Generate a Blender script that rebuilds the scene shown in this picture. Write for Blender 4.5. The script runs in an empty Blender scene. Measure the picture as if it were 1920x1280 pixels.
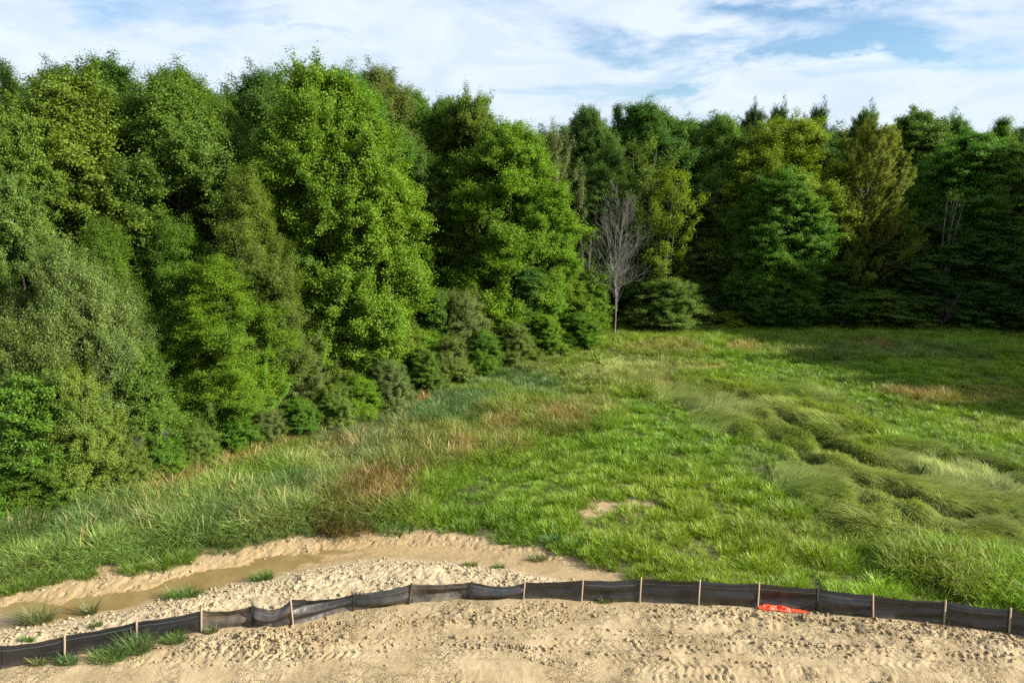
import bpy, math, numpy as np
from math import radians as R_, pi
C = bpy.context.scene.collection
SC = bpy.context.scene
# ------------------------------------------------------------------ camera
CAMZ = 12.0; PITCH = R_(14.0); F = 1280.0
cd = bpy.data.cameras.new('camera'); cam = bpy.data.objects.new('camera', cd); C.objects.link(cam)
cam.location = (0, 0, CAMZ); cam.rotation_euler = (pi/2 - PITCH, 0, 0)
cd.sensor_width = 36; cd.lens = 24; cd.clip_start = .1; cd.clip_end = 6000
SC.camera = cam
def ray(px, py):
    xp = (px - 960)/F; yp = (640 - py)/F; c, s = math.cos(PITCH), math.sin(PITCH)
    return np.array([xp, c + yp*s, -s + yp*c])
def G(px, py, z=0.0):                       # ground point seen at a pixel
    d = ray(px, py); k = (z - CAMZ)/d[2]; return d[0]*k, d[1]*k
def ZX(px, py, Y):                          # x and z of the pixel's ray at ground distance Y
    d = ray(px, py); k = Y/d[1]; return d[0]*k, CAMZ + d[2]*k
# ------------------------------------------------------------------ light
SUN_EL = R_(29); SUN_AZ = R_(-12)             # azimuth of the sun measured from +X towards +Y
sd = np.array([math.cos(SUN_EL)*math.cos(SUN_AZ), math.cos(SUN_EL)*math.sin(SUN_AZ), math.sin(SUN_EL)])
ld = bpy.data.lights.new('sun', 'SUN'); ld.energy = 4.9; ld.angle = R_(.53); ld.color = (1, .93, .82)
sun = bpy.data.objects.new('sun', ld); C.objects.link(sun)
from mathutils import Vector
sun.rotation_euler = Vector(sd).to_track_quat('Z', 'Y').to_euler(); sun.location = (40, 0, 60)
SC.view_settings.view_transform = 'Standard'; SC.view_settings.look = 'None'
SC.view_settings.exposure = 1.5; SC.view_settings.gamma = 1
SC.cycles.max_bounces = 6; SC.cycles.diffuse_bounces = 3; SC.cycles.glossy_bounces = 2
SC.cycles.transmission_bounces = 4; SC.cycles.transparent_max_bounces = 6
SC.cycles.use_denoising = False
SC.cycles.caustics_reflective = False; SC.cycles.caustics_refractive = False
try: SC.cycles.denoiser = 'OPENIMAGEDENOISE'; SC.cycles.denoising_input_passes = 'RGB_ALBEDO_NORMAL'; SC.cycles.denoising_prefilter = 'ACCURATE'
except Exception: pass
# node helper
class NT:
    def __init__(s, t): s.t = t; t.nodes.clear()
    def n(s, typ, ins=None, **kw):
        nd = s.t.nodes.new(typ)
        for k, v in kw.items(): setattr(nd, k, v)
        for k, v in (ins or {}).items():
            if isinstance(v, bpy.types.NodeSocket): s.t.links.new(v, nd.inputs[k])
            else: nd.inputs[k].default_value = v
        return nd
    def m(s, op, a, b=0.0, c=None, clamp=False):
        d = {0: a, 1: b}
        if c is not None: d[2] = c
        return s.n('ShaderNodeMath', d, operation=op, use_clamp=clamp).outputs[0]
    def mix(s, f, a, b, bt='MIX'):
        nd = s.n('ShaderNodeMix', {}, data_type='RGBA', blend_type=bt)
        for i, v in ((0, f), (6, a), (7, b)):
            if isinstance(v, bpy.types.NodeSocket): s.t.links.new(v, nd.inputs[i])
            else: nd.inputs[i].default_value = (tuple(v)+(1,) if i and len(v) == 3 else v)
        return nd.outputs[2]
    def ss(s, x, a, b, lo=0.0, hi=1.0):
        return s.n('ShaderNodeMapRange', {0: x, 1: a, 2: b, 3: lo, 4: hi}, interpolation_type='SMOOTHSTEP').outputs[0]
    def noise(s, vec, scale, detail=4, rough=.55, dist=0.0):
        return s.n('ShaderNodeTexNoise', {'Vector': vec, 'Scale': scale, 'Detail': detail, 'Roughness': rough, 'Distortion': dist}).outputs[0]
# ------------------------------------------------------------------ sky
W = bpy.data.worlds.new('World'); SC.world = W; W.use_nodes = True
t = NT(W.node_tree)
sky = t.n('ShaderNodeTexSky', sky_type='NISHITA', sun_disc=False, sun_elevation=SUN_EL, sun_rotation=pi/2 - SUN_AZ, altitude=200, air_density=1.0, dust_density=.6, ozone_density=1.6)
gen = t.n('ShaderNodeTexCoord').outputs['Generated']
sx = t.n('ShaderNodeSeparateXYZ', {0: gen})
az = t.m('ARCTAN2', sx.outputs[0], sx.outputs[1]); el = t.m('ARCSINE', sx.outputs[2])
# clouds lie in a high flat layer: project the direction on it
zz = t.m('ADD', t.m('MAXIMUM', sx.outputs[2], 0.0), .09)
pv = t.n('ShaderNodeCombineXYZ', {0: t.m('DIVIDE', sx.outputs[0], zz), 1: t.m('DIVIDE', sx.outputs[1], zz), 2: 3.7}).outputs[0]
n1 = t.noise(pv, .55, 6, .58, .6); n2 = t.noise(pv, 1.9, 7, .62, .9)
av = t.n('ShaderNodeCombineXYZ', {0: az, 1: t.m('MULTIPLY', el, 2.4), 2: 0.0}).outputs[0]
w1 = t.m('MULTIPLY', t.m('SUBTRACT', t.noise(av, 6, 5, .6, .3), .5), .30)
w2 = t.m('MULTIPLY', t.m('SUBTRACT', t.noise(av, 9, 5, .65, .4), .5), .11)
azw = t.m('ADD', az, w1); elw = t.m('ADD', el, w2)
hole = None
for px, py, wx, wy, tilt, amp in [(1140, 95, 75, 30, 0, .75), (1420, 95, 170, 20, -.02, .9), (1450, 12, 110, 24, 0, .9), (1590, 35, 130, 26, 0, 1.0), (1650, 80, 110, 24, .03, .95),
                                  (1740, 45, 60, 22, 0, .5), (1240, 180, 110, 10, 0, .75), (1100, 205, 60, 8, 0, .4), (1360, 205, 60, 10, 0, .5), (830, 105, 80, 14, 0, .3), (600, 50, 120, 9, 0, .3), (160, 10, 90, 8, 0, .3), (860, 50, 60, 8, 0, .2), (1800, 120, 90, 9, 0, .35)]:
    d = ray(px, py); a0 = math.atan2(d[0], d[1]); e0 = math.asin(d[2]/np.linalg.norm(d))
    da = t.m('DIVIDE', t.m('SUBTRACT', azw, a0), wx/F); de = t.m('DIVIDE', t.m('ADD', t.m('SUBTRACT', elw, e0), t.m('MULTIPLY', t.m('SUBTRACT', azw, a0), tilt)), wy/F)
    g = t.m('MULTIPLY', t.m('EXPONENT', t.m('MULTIPLY', t.m('ADD', t.m('MULTIPLY', da, da), t.m('MULTIPLY', de, de)), -1.0)), amp)
    hole = g if hole is None else t.m('ADD', hole, g)
cov = t.m('ADD', t.ss(n1, .34, .60), t.m('MULTIPLY', t.m('SUBTRACT', n2, .45), .9))
cov = t.m('ADD', cov, .42)
cov = t.m('SUBTRACT', cov, t.m('MULTIPLY', hole, 1.08), clamp=True)
shade = t.ss(t.noise(av, 7, 6, .6, .8), .3, .72)
ccol = t.mix(shade, (5.8, 6.7, 8.0), (7.0, 7.75, 8.75))
skc = t.mix(1.0, sky.outputs[0], (.95, 1.12, 1.25), 'MULTIPLY')
col = t.mix(t.m('MULTIPLY', cov, .93), skc, ccol)
bg = t.n('ShaderNodeBackground', {'Color': col, 'Strength': .046})
t.n('ShaderNodeOutputWorld', {0: bg.outputs[0]})
# ------------------------------------------------------------------ numpy noise
def _h(i, j, seed):
    n = (i.astype(np.int64)*374761393 + j.astype(np.int64)*668265263 + seed*974634777) & 0xffffffff
    n = ((n ^ (n >> 13))*1274126177) & 0xffffffff
    n = ((n ^ (n >> 16))*2246822519) & 0xffffffff
    return ((n ^ (n >> 13)) & 0xffff)/65535.0
def vn(x, y, seed=0):
    xi = np.floor(x); yi = np.floor(y); fx = x-xi; fy = y-yi; fx = fx*fx*(3-2*fx); fy = fy*fy*(3-2*fy)
    a = _h(xi, yi, seed); b = _h(xi+1, yi, seed); c = _h(xi, yi+1, seed); d = _h(xi+1, yi+1, seed)
    return (a+(b-a)*fx)*(1-fy) + (c+(d-c)*fx)*fy
def fbm(x, y, seed=0, o=4, g=.5):
    s = 0; a = 1; tot = 0
    for k in range(o):
        s = s + a*(vn(x*2**k+17.3*k, y*2**k-9.1*k, seed+k)-.5)*2; tot += a; a *= g
    return s/tot
def sst(x, a, b): u = np.clip((x-a)/(b-a), 0, 1); return u*u*(3-2*u)
rng = np.random.default_rng(7)
# ------------------------------------------------------------------ layout curves in ground coordinates
def curve(pts, z=0): a = np.array([G(px, py, z) for px, py in pts]); return a[np.argsort(a[:, 0])]
FENCE = [(-115, 1256, 1290, 'w'), (0, 1213, 1255, 'n'), (122, 1193, 1233, 'w'), (257, 1167, 1206, 'w'), (378, 1146, 1184, 'w'), (474, 1136, 1172, 'b'), (550, 1125, 1171, 'w'), (662, 1116, 1144, 'b'),
         (766, 1096, 1132, 'b'), (876, 1092, 1122, 'b'), (981, 1094, 1122, 'w'), (1090, 1089, 1126, 'w'), (1199, 1087, 1128, 'w'), (1309, 1091, 1134, 'w'), (1420, 1095, 1138, 'w'),
         (1530, 1105, 1145, 'b'), (1636, 1117, 1158, 'w'), (1769, 1129, 1169, 'w'), (1891, 1144, 1187, 'w'), (2015, 1166, 1208, 'w')]
FENCE[0] = (-120, 1240, 1282, 'w'); FENCE = [(-375, 1300, 1346, 'w'), (-245, 1269, 1313, 'w')] + FENCE + [(2145, 1191, 1236, 'w'), (2280, 1217, 1264, 'b'), (2420, 1246, 1296, 'w')]
fpos = [(G(px, b), px, tp, b, k) for px, tp, b, k in FENCE]
FC = np.array([p[0] for p in fpos])
fY = lambda x: np.interp(x, FC[:, 0], FC[:, 1])
GE = curve([(-300, 1120), (0, 1098), (100, 1082), (220, 1062), (380, 1040), (460, 1027), (560, 1002), (700, 996), (790, 990), (850, 1000), (960, 1018), (1060, 1040), (1120, 1064), (1230, 1092), (1310, 1108), (1420, 1125), (1530, 1133), (1636, 1146), (1769, 1157), (1891, 1174), (2015, 1196), (2300, 1256), (2450, 1292)])
gY = lambda x: np.interp(x, GE[:, 0], GE[:, 1])
CH = curve([(-200, 1178), (0, 1142), (130, 1128), (250, 1108), (375, 1078), (440, 1062), (520, 1048), (600, 1033), (680, 1024), (760, 1022), (860, 1030), (960, 1045), (1060, 1065), (1160, 1085)])
cY = lambda x: np.interp(x, CH[:, 0], CH[:, 1])
TE = curve([(-900, 1160), (-300, 1060), (0, 965), (150, 935), (300, 885), (400, 840), (520, 815), (650, 780), (760, 740), (850, 700), (960, 670), (1100, 636), (1250, 622), (1400, 618), (1600, 620), (1920, 632), (2600, 700)])
tY = lambda x: np.interp(x, TE[:, 0], TE[:, 1])
def ell(x, y, px, py, rx, ry, seed=0, wob=.35):      # soft patch seen at a pixel, as an ellipse on the ground
    X, Y = G(px, py); a = rx*Y/F/.97; b = .5*abs(G(px, py-ry)[1]-G(px, py+ry)[1])
    n = fbm(x/max(a, 1)*1.3+px, y/max(b, 1)*1.3, 31+seed, 3)
    d = np.sqrt(((x-X)/a)**2 + ((y-Y)/b)**2) + wob*n
    return 1-sst(d, .65, 1.15)
def seg(x, y, pts):                                   # distance to a polyline given in pixels
    P = np.array([G(*p) for p in pts]); best = np.full(np.shape(x), 1e9)
    for a, b in zip(P[:-1], P[1:]):
        v = b-a; L = v@v; u = np.clip(((x-a[0])*v[0]+(y-a[1])*v[1])/L, 0, 1)
        best = np.minimum(best, np.hypot(x-a[0]-u*v[0], y-a[1]-u*v[1]))
    return best
CREASE = [[(1385, 762), (1420, 768), (1452, 778)], [(1535, 822), (1560, 845), (1592, 856)], [(1620, 872), (1660, 885), (1698, 892)], [(1690, 925), (1730, 945), (1790, 965)],
          [(1800, 960), (1850, 975), (1890, 985)], [(1500, 850), (1530, 870)], [(1470, 790), (1500, 800)], [(1700, 855), (1740, 868)], [(1345, 742), (1385, 752)], [(1590, 905), (1640, 915), (1680, 930)], [(1850, 900), (1900, 912)], [(1780, 880), (1820, 890)], [(1440, 820), (1480, 838)]]
def lodged(x, y):
    m = ell(x, y, 1430, 770, 170, 60, 1) + ell(x, y, 1600, 860, 170, 80, 2) + ell(x, y, 1800, 930, 260, 110, 3) + ell(x, y, 1560, 930, 110, 60, 4) + ell(x, y, 1270, 720, 110, 35, 5)*.8
    return np.clip(m, 0, 1)
crz = lambda x, y: 1-sst(np.abs(fbm(x/3.4+.25*y, y/2.0-.12*x, 88, 2)), .015, .11)
WATER_Z = -.225
def height(x, y, fine=True):
    F_ = fY(x); g = gY(x); c = cY(x); T = tY(x)
    h = .22*fbm(x/14, y/14, 3, 3)*sst(y, 22, 34)
    grass = sst(y-g, -.1, .5)*sst(y-F_, .1, .5)
    h = h + grass*(.07 + .10*fbm(x/1.7, y/1.7, 5, 3))
    lo = lodged(x, y)
    rid = 1-np.abs(fbm(x/2.0+.25*y, y/1.5-.1*x, 8, 3))*2.8
    h = h + lo*(.21*np.clip(rid, -1, 1))
    h = h - lo*.30*crz(x, y)
    for k in CREASE: h = h - .5*(1-sst(seg(x, y, k)+.25*fbm(x/.8, y/.8, 15, 2), .1, .75))
    cw = np.interp(x, [-25, -12, -9, -5, -2, 1.5, 4.5], [1.0, .95, 1.0, .85, .7, .5, .2])
    ch = np.exp(-((y-c)/cw)**2*.9)*np.interp(x, [-7, -4.6, 2, 5], [1, .55, .3, 0])
    dirt = 1-grass
    h = h - ch*(.30+.10*fbm(x/1.1, y/.5, 44, 3))*dirt
    if fine:
        d = y - F_
        rough = np.exp(-((d+.62)/.5)**2)*np.clip(.22+.7*sst(x, 1.5, 5)+.55*fbm(x/1.2, y/1.2, 41, 2), .1, 1.4)      # pushed-up soil in front of the fence
        X0, Y0 = G(480, 1212); pile = np.exp(-(((x-X0)/1.9)**2 + ((y-Y0-.1*(x-X0))/.55)**2)); rough = rough + 1.2*pile
        X0, Y0 = G(890, 1160); rough = rough + .7*np.exp(-(((x-X0)/1.8)**2 + ((y-Y0)/.5)**2))
        beh = sst(d, .1, .6)*(1-sst(y-c+cw, -.7, .1))*dirt*(1-sst(x, 2.5, 4))
        lump = fbm(x/.30, y/.30, 50, 4, .62); lump2 = fbm(x/.11, y/.11, 55, 3, .6)
        h = h + rough*(.07+.10*lump+.06*lump2)
        h = h + beh*(.12+.055*lump+.045*lump2 + .08*fbm(x/1.5, y/1.5, 60, 2))
        mudz = dirt*np.clip(ch*2, 0, 1); h = h + mudz*.012*lump*np.clip(np.abs(y-c)/cw, 0, 1)
        mud2 = dirt*sst(d, .3, .8)*sst(y-c, 0, .5); h = h + mud2*(.022*lump+.030*lump2-.05*sst(fbm(x/.16, y/.12, 58, 2), .35, .6))
        fg = 1-sst(d, -1.3, -.5)
        h = h + fg*(.05*fbm(x/2.5, y/1.2, 61, 3) + 0.009*lump*np.clip(.3+1.2*fbm(x/1.7, y/.8, 64, 2), 0, 1) + .010*lump2*np.clip(.4+1.6*fbm(x/1.1, y/.6, 62, 2), 0, 1))
        # tyre tracks with lug prints and squeezed-up edges
        for pts, w, sgn, dep in [([(-100, 1262), (300, 1232), (700, 1221), (960, 1226), (1150, 1238), (1500, 1262), (1900, 1300)], .20, 1, .045),
                            ([(650, 1203), (900, 1205), (1100, 1205), (1500, 1218), (1920, 1240)], .22, -1, .035), ([(1050, 1180), (1250, 1183), (1500, 1205), (1700, 1222), (2000, 1262)], .17, 1, .03),
                            ([(700, 1290), (1100, 1268), (1400, 1266), (1700, 1278), (2000, 1300)], .25, -1, .05), ([(560, 1180), (700, 1172), (850, 1188), (1000, 1170), (1150, 1152)], .18, 1, .03),
                            ([(300, 1300), (600, 1268), (900, 1262), (1100, 1290)], .2, 1, .025), ([(1250, 1200), (1500, 1236), (1920, 1262)], .18, -1, .03)]:
            P = np.array([G(*p) for p in pts]); P = P[np.argsort(P[:, 0])]
            yc = np.interp(x, P[:, 0], P[:, 1], left=-99, right=-99); dd = y-yc
            inn = np.exp(-(dd/w)**4); al = x + sgn*np.abs(dd)*.8
            lug = sst(np.sin(al*2*pi/.2+2.5*fbm(x, y, 70, 2)), .1, .7)*np.clip(.5+1.4*fbm(x/.3, y/.2, 71, 2), .1, 1.2)
            keep = np.clip(.65+1.3*fbm(x/1.6, y/.8, 66, 2), 0, 1)
            h = h + fg*inn*keep*dep*1.6*(-.65+.75*lug) - fg*dep*.5*np.exp(-((np.abs(dd)-w*.8)/.05)**2) + fg*dep*1.7*np.exp(-((np.abs(dd)-w*1.15)/.06)**2)*(.3+1.2*lump)*keep
    return h
def hz(x, y): return float(height(np.array([x*1.]), np.array([y*1.]))[0])
# ------------------------------------------------------------------ mesh helpers
def mesh(name, V, Q=None, T=None, mats=(), smooth=False, attrs=None):
    me = bpy.data.meshes.new(name); V = np.asarray(V, np.float32); fs = []; st = []
    nq = 0 if Q is None else len(Q); nt = 0 if T is None else len(T)
    li = np.zeros(0, np.int32) if nq+nt == 0 else np.concatenate(([np.asarray(Q).ravel()] if nq else [])+([np.asarray(T).ravel()] if nt else [])).astype(np.int32)
    st = np.concatenate([np.arange(nq)*4, nq*4+np.arange(nt)*3]).astype(np.int32)
    me.vertices.add(len(V)); me.vertices.foreach_set('co', V.ravel())
    if nq+nt:
      me.loops.add(len(li)); me.loops.foreach_set('vertex_index', li)
      me.polygons.add(nq+nt); me.polygons.foreach_set('loop_start', st)
      if smooth: me.polygons.foreach_set('use_smooth', np.ones(nq+nt, bool))
    for k, (dom, typ, arr) in (attrs or {}).items():
        a = me.attributes.new(k, typ, dom)
        if typ == 'FLOAT': a.data.foreach_set('value', np.asarray(arr, np.float32).ravel())
        elif typ == 'FLOAT_VECTOR': a.data.foreach_set('vector', np.asarray(arr, np.float32).ravel())
        elif typ == 'FLOAT_COLOR': a.data.foreach_set('color', np.asarray(arr, np.float32).ravel())
        elif typ == 'INT': a.data.foreach_set('value', np.asarray(arr, np.int32).ravel())
    me.update(calc_edges=True); me.validate()
    for m in mats: me.materials.append(m)
    return me
def obj(name, me, parent=None, loc=None):
    o = bpy.data.objects.new(name, me); C.objects.link(o)
    if parent: o.parent = parent
    if loc is not None: o.location = loc
    return o
def tag(o, label=None, cat=None, group=None, kind=None):
    if label: o['label'] = label
    if cat: o['category'] = cat
    if group: o['group'] = group
    if kind: o['kind'] = kind
    return o
def tubes(A, B, ra, rb, n=5):                         # many straight tapered tubes
    A = np.asarray(A, float); B = np.asarray(B, float); ra = np.asarray(ra, float); rb = np.asarray(rb, float)
    d = B-A; d /= np.maximum(np.linalg.norm(d, axis=1, keepdims=True), 1e-9)
    up = np.where(np.abs(d[:, 2:3]) > .9, np.array([[1, 0, 0]]), np.array([[0, 0, 1]]))
    u = np.cross(d, up); u /= np.linalg.norm(u, axis=1, keepdims=True); v = np.cross(d, u)
    th = np.arange(n)*2*pi/n; ring = u[:, None]*np.cos(th)[None, :, None] + v[:, None]*np.sin(th)[None, :, None]
    V = np.concatenate([A[:, None]+ring*ra[:, None, None], B[:, None]+ring*rb[:, None, None]], 1).reshape(-1, 3)
    k = np.arange(n); q = np.stack([k, (k+1) % n, (k+1) % n+n, k+n], 1)
    Q = (q[None]+(np.arange(len(A))*2*n)[:, None, None]).reshape(-1, 4)
    return V, Q
def polytube(P, r, n=6, cap=False):                   # one swept tube through points
    P = np.asarray(P, float); r = np.asarray(r, float); d = np.gradient(P, axis=0); d /= np.linalg.norm(d, axis=1, keepdims=True)
    ref = np.array([1., .13, .07]) if abs(d[0][2]) > .6 else np.array([0.05, .1, 1.])
    u = np.cross(d, ref); u /= np.linalg.norm(u, axis=1, keepdims=True); v = np.cross(d, u)
    th = np.arange(n)*2*pi/n; V = (P[:, None]+(u[:, None]*np.cos(th)[None, :, None]+v[:, None]*np.sin(th)[None, :, None])*r[:, None, None]).reshape(-1, 3)
    Q = [[i*n+k, i*n+(k+1) % n, (i+1)*n+(k+1) % n, (i+1)*n+k] for i in range(len(P)-1) for k in range(n)]
    return V, np.array(Q)
def merge(parts):
    Vs = []; Qs = []; o = 0
    for V, Q in parts: Vs.append(V); Qs.append(np.asarray(Q)+o); o += len(V)
    return np.concatenate(Vs), np.concatenate(Qs)
# ------------------------------------------------------------------ materials
def mat(name):
    m = bpy.data.materials.new(name); m.use_nodes = True; return m, NT(m.node_tree)
def leaf_mat(name, trans=.36, gloss=.5, spec=.2):
    m, t = mat(name)
    oc = t.n('ShaderNodeObjectInfo').outputs['Color']
    lv = t.n('ShaderNodeAttribute', attribute_name='lv').outputs['Color']; s = t.n('ShaderNodeSeparateColor', {0: lv})
    a = t.mix(1.0, oc, t.mix(s.outputs[0], (.62, .68, .70), (1.38, 1.32, 1.1)), 'MULTIPLY')
    a = t.mix(1.0, a, t.mix(s.outputs[1], (.80, .84, .95), (1.18, 1.14, .92)), 'MULTIPLY')
    p = t.n('ShaderNodeBsdfPrincipled', {'Base Color': a, 'Roughness': gloss, 'Specular IOR Level': spec})
    tc = t.mix(1.0, a, (1.25, 1.35, .45), 'MULTIPLY')
    tr = t.n('ShaderNodeBsdfTranslucent', {'Color': tc})
    mx = t.n('ShaderNodeMixShader', {0: trans, 1: p.outputs[0], 2: tr.outputs[0]})
    t.n('ShaderNodeOutputMaterial', {0: mx.outputs[0]}); return m
M_leaf = leaf_mat('broad_leaf'); M_wil = leaf_mat('willow_leaf', .22, .5, .3)
def bark(name, a, b, sc=6):
    m, t = mat(name); tc = t.n('ShaderNodeTexCoord').outputs['Object']
    mp = t.n('ShaderNodeMapping', {0: tc, 3: (1, 1, .18)}).outputs[0]; n = t.noise(mp, sc, 6, .6)
    c = t.mix(t.ss(n, .35, .65), a, b); bp = t.n('ShaderNodeBump', {'Height': n, 'Strength': .6, 'Distance': .03})
    p = t.n('ShaderNodeBsdfPrincipled', {'Base Color': c, 'Roughness': .9, 'Specular IOR Level': .2, 'Normal': bp.outputs[0]})
    t.n('ShaderNodeOutputMaterial', {0: p.outputs[0]}); return m
M_bark = bark('grey_brown_bark', (.035, .030, .024), (.10, .088, .07)); M_dead = bark('bleached_dead_bark', (.09, .086, .076), (.205, .195, .175)); M_dark = bark('dark_wet_bark', (.03, .022, .017), (.07, .055, .04))
def blade_mat(name, trans=.3):
    m, t = mat(name)
    ic = t.n('ShaderNodeAttribute', attribute_name='col', attribute_type='INSTANCER').outputs['Color']
    v = t.n('ShaderNodeAttribute', attribute_name='bv').outputs['Color']; s = t.n('ShaderNodeSeparateColor', {0: v})
    a = t.mix(1.0, ic, t.mix(s.outputs[0], (.66, .70, .70), (1.35, 1.27, 1.15)), 'MULTIPLY')
    a = t.mix(t.m('MULTIPLY', s.outputs[1], .55), a, t.mix(1.0, a, (1.28, 1.1, .85), 'MULTIPLY'))
    a = t.mix(s.outputs[2], a, (.34, .24, .11))
    p = t.n('ShaderNodeBsdfPrincipled', {'Base Color': a, 'Roughness': .5, 'Specular IOR Level': .3})
    tr = t.n('ShaderNodeBsdfTranslucent', {'Color': t.mix(1.0, a, (1.2, 1.3, .6), 'MULTIPLY')})
    mx = t.n('ShaderNodeMixShader', {0: trans, 1: p.outputs[0], 2: tr.outputs[0]})
    t.n('ShaderNodeOutputMaterial', {0: mx.outputs[0]}); return m
M_blade = blade_mat('grass_blade')
def soil_shader():
    m, t = mat('bare_soil')
    pos = t.n('ShaderNodeNewGeometry').outputs['Position']
    z = t.n('ShaderNodeSeparateColor', {0: t.n('ShaderNodeAttribute', attribute_name='zone').outputs['Color']})
    nl = t.noise(pos, .9, 6, .6, .5); nm = t.noise(pos, 5.0, 6, .65); nf = t.noise(pos, 26, 5, .7)
    c = t.mix(t.ss(nl, .35, .68), (.285, .222, .125), (.39, .315, .19))
    c = t.mix(t.m('MULTIPLY', t.ss(nm, .52, .72), .45), c, (.225, .165, .09))
    pale = t.mix(t.ss(nm, .38, .62), (.29, .235, .15), (.43, .36, .235))
    c = t.mix(z.outputs[1], c, pale)
    wet = t.mix(t.ss(nm, .35, .65), (.25, .18, .085), (.33, .245, .13))
    c = t.mix(z.outputs[2], c, wet)
    c = t.mix(t.m('MULTIPLY', t.ss(nf, .5, .75), .35), c, t.mix(1.0, c, (.62, .58, .54), 'MULTIPLY'))
    wv = t.n('ShaderNodeVectorMath', {0: pos, 1: t.n('ShaderNodeTexNoise', {'Vector': pos, 'Scale': 3.0, 'Detail': 4}).outputs[1]}, operation='ADD').outputs[0]
    cr = None
    for sc, th in ((2.2, .045), (5.5, .075)):
        v = t.n('ShaderNodeTexVoronoi', {'Vector': wv, 'Scale': sc}, feature='DISTANCE_TO_EDGE').outputs[0]
        k = t.ss(v, 0.0, th, 1, 0); cr = k if cr is None else t.m('MAXIMUM', cr, t.m('MULTIPLY', k, .7))
    cr = t.m('MULTIPLY', cr, t.ss(t.noise(pos, .8, 3), .42, .6)); cr = t.m('MULTIPLY', cr, t.m('SUBTRACT', 1.0, t.m('MAXIMUM', z.outputs[2], z.outputs[1])))
    c = t.mix(t.m('MULTIPLY', cr, .75), c, (.11, .08, .05))
    gsoil = t.mix(t.ss(nm, .4, .6), (.045, .05, .018), (.09, .085, .035))
    c = t.mix(z.outputs[0], c, gsoil)
    c = t.mix(1.0, c, (.90, .875, .845), 'MULTIPLY')
    hgt = t.m('SUBTRACT', t.m('ADD', t.m('MULTIPLY', nm, .6), t.m('MULTIPLY', nf, .5)), t.m('MULTIPLY', cr, .8))
    bp = t.n('ShaderNodeBump', {'Height': hgt, 'Strength': .75, 'Distance': .05})
    rg = t.mix(z.outputs[2], (.95,)*3, (.6,)*3)
    p = t.n('ShaderNodeBsdfPrincipled', {'Base Color': c, 'Roughness': t.n('ShaderNodeSeparateColor', {0: rg}).outputs[0], 'Specular IOR Level': .25, 'Normal': bp.outputs[0]})
    t.n('ShaderNodeOutputMaterial', {0: p.outputs[0]}); return m
M_soil = soil_shader()
# ------------------------------------------------------------------ ground
def axis(*segs):
    out = []
    for a, b, s in segs: out.append(np.arange(a, b, s) if s > 0 else None)
    return np.concatenate(out)
far = lambda a, b, n: np.geomspace(a, b, n)
xs = np.concatenate([-far(26, 3500, 26)[::-1], np.arange(-25.9, -16, .12), np.arange(-16, 16.5, .036), np.arange(16.5, 40, .16), far(40.2, 3500, 24)])
ys = np.concatenate([-far(6, 3000, 18)[::-1], np.arange(-5, 13, .6), np.arange(13, 14.5, .12), np.arange(14.5, 25, .036), np.arange(25, 34, .1), np.arange(34, 60, .2), far(60.3, 3500, 26)])
XX, YY = np.meshgrid(xs, ys); ZZ = height(XX, YY)
nx, ny = len(xs), len(ys)
idx = np.arange(nx*ny).reshape(ny, nx); Q = np.stack([idx[:-1, :-1], idx[:-1, 1:], idx[1:, 1:], idx[1:, :-1]], -1).reshape(-1, 4)
fx, fy = XX.ravel(), YY.ravel()
wob = .25*fbm(fx/.6, fy/.6, 90, 3)
gz = sst(fy-gY(fx)+wob, -.05, .35)*sst(fy-fY(fx), .0, .25)
gz = np.maximum(gz, sst(fy, 60, 64)); gz = np.maximum(gz, sst(np.abs(fx), 150, 190))
def bare(x, y): return np.clip(ell(x, y, 1140, 955, 86, 25, 7, 1.1) + .45*ell(x, y, 1205, 915, 30, 8, 8), 0, 1)
gz = gz*(1-.9*bare(fx, fy)); d = fy-fY(fx)
pale = sst(d, .0, .3)*(1-sst(fy-cY(fx), -.95, -.35))*(1-sst(fx, 1.2, 3.0))
X0, Y0 = G(430, 1210); pale = np.maximum(pale, .75*np.exp(-(((fx-X0)/1.2)**2+((fy-Y0)/.6)**2)))
wet = np.clip(np.exp(-((fy-cY(fx))/1.1)**2)*1.3, 0, 1)*sst(d, .4, 1)*np.interp(fx, [-6, 4, 6], [1, .45, 0]); wet = np.maximum(wet, .5*sst(fy-cY(fx), -.3, .3)*sst(d, .3, .8))
zone = np.stack([gz, pale*(1-gz), wet*(1-gz)*(1-pale), np.ones_like(gz)], 1)
gme = mesh('ground', np.stack([fx, fy, ZZ.ravel()], 1), Q, mats=[M_soil], smooth=True, attrs={'zone': ('POINT', 'FLOAT_COLOR', zone)})
ground = tag(obj('ground', gme), kind='structure')
del XX, YY, idx
# muddy water lying in the channel
m, t = mat('muddy_water'); pos = t.n('ShaderNodeNewGeometry').outputs['Position']
n = t.noise(pos, 2.2, 5, .6); c = t.mix(t.ss(n, .35, .65), (.15, .105, .042), (.185, .135, .058))
c = t.mix(t.m('MULTIPLY', t.ss(t.noise(pos, 9, 4, .6), .6, .68), .5), c, (.13, .10, .04))
bp = t.n('ShaderNodeBump', {'Height': t.noise(pos, 12, 3), 'Strength': .08, 'Distance': .02})
p = t.n('ShaderNodeBsdfPrincipled', {'Base Color': c, 'Roughness': .12, 'Specular IOR Level': .4, 'Normal': bp.outputs[0]}); t.n('ShaderNodeOutputMaterial', {0: p.outputs[0]})
xw = np.linspace(-22, -4.6, 60); V = []
for x in xw: V += [(x, float(cY(x))-.95, WATER_Z), (x, float(cY(x))+.95, WATER_Z)]
Q = [[2*i, 2*i+2, 2*i+3, 2*i+1] for i in range(len(xw)-1)]
tag(obj('water', mesh('water', V, Q, mats=[m])), kind='structure')
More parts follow.
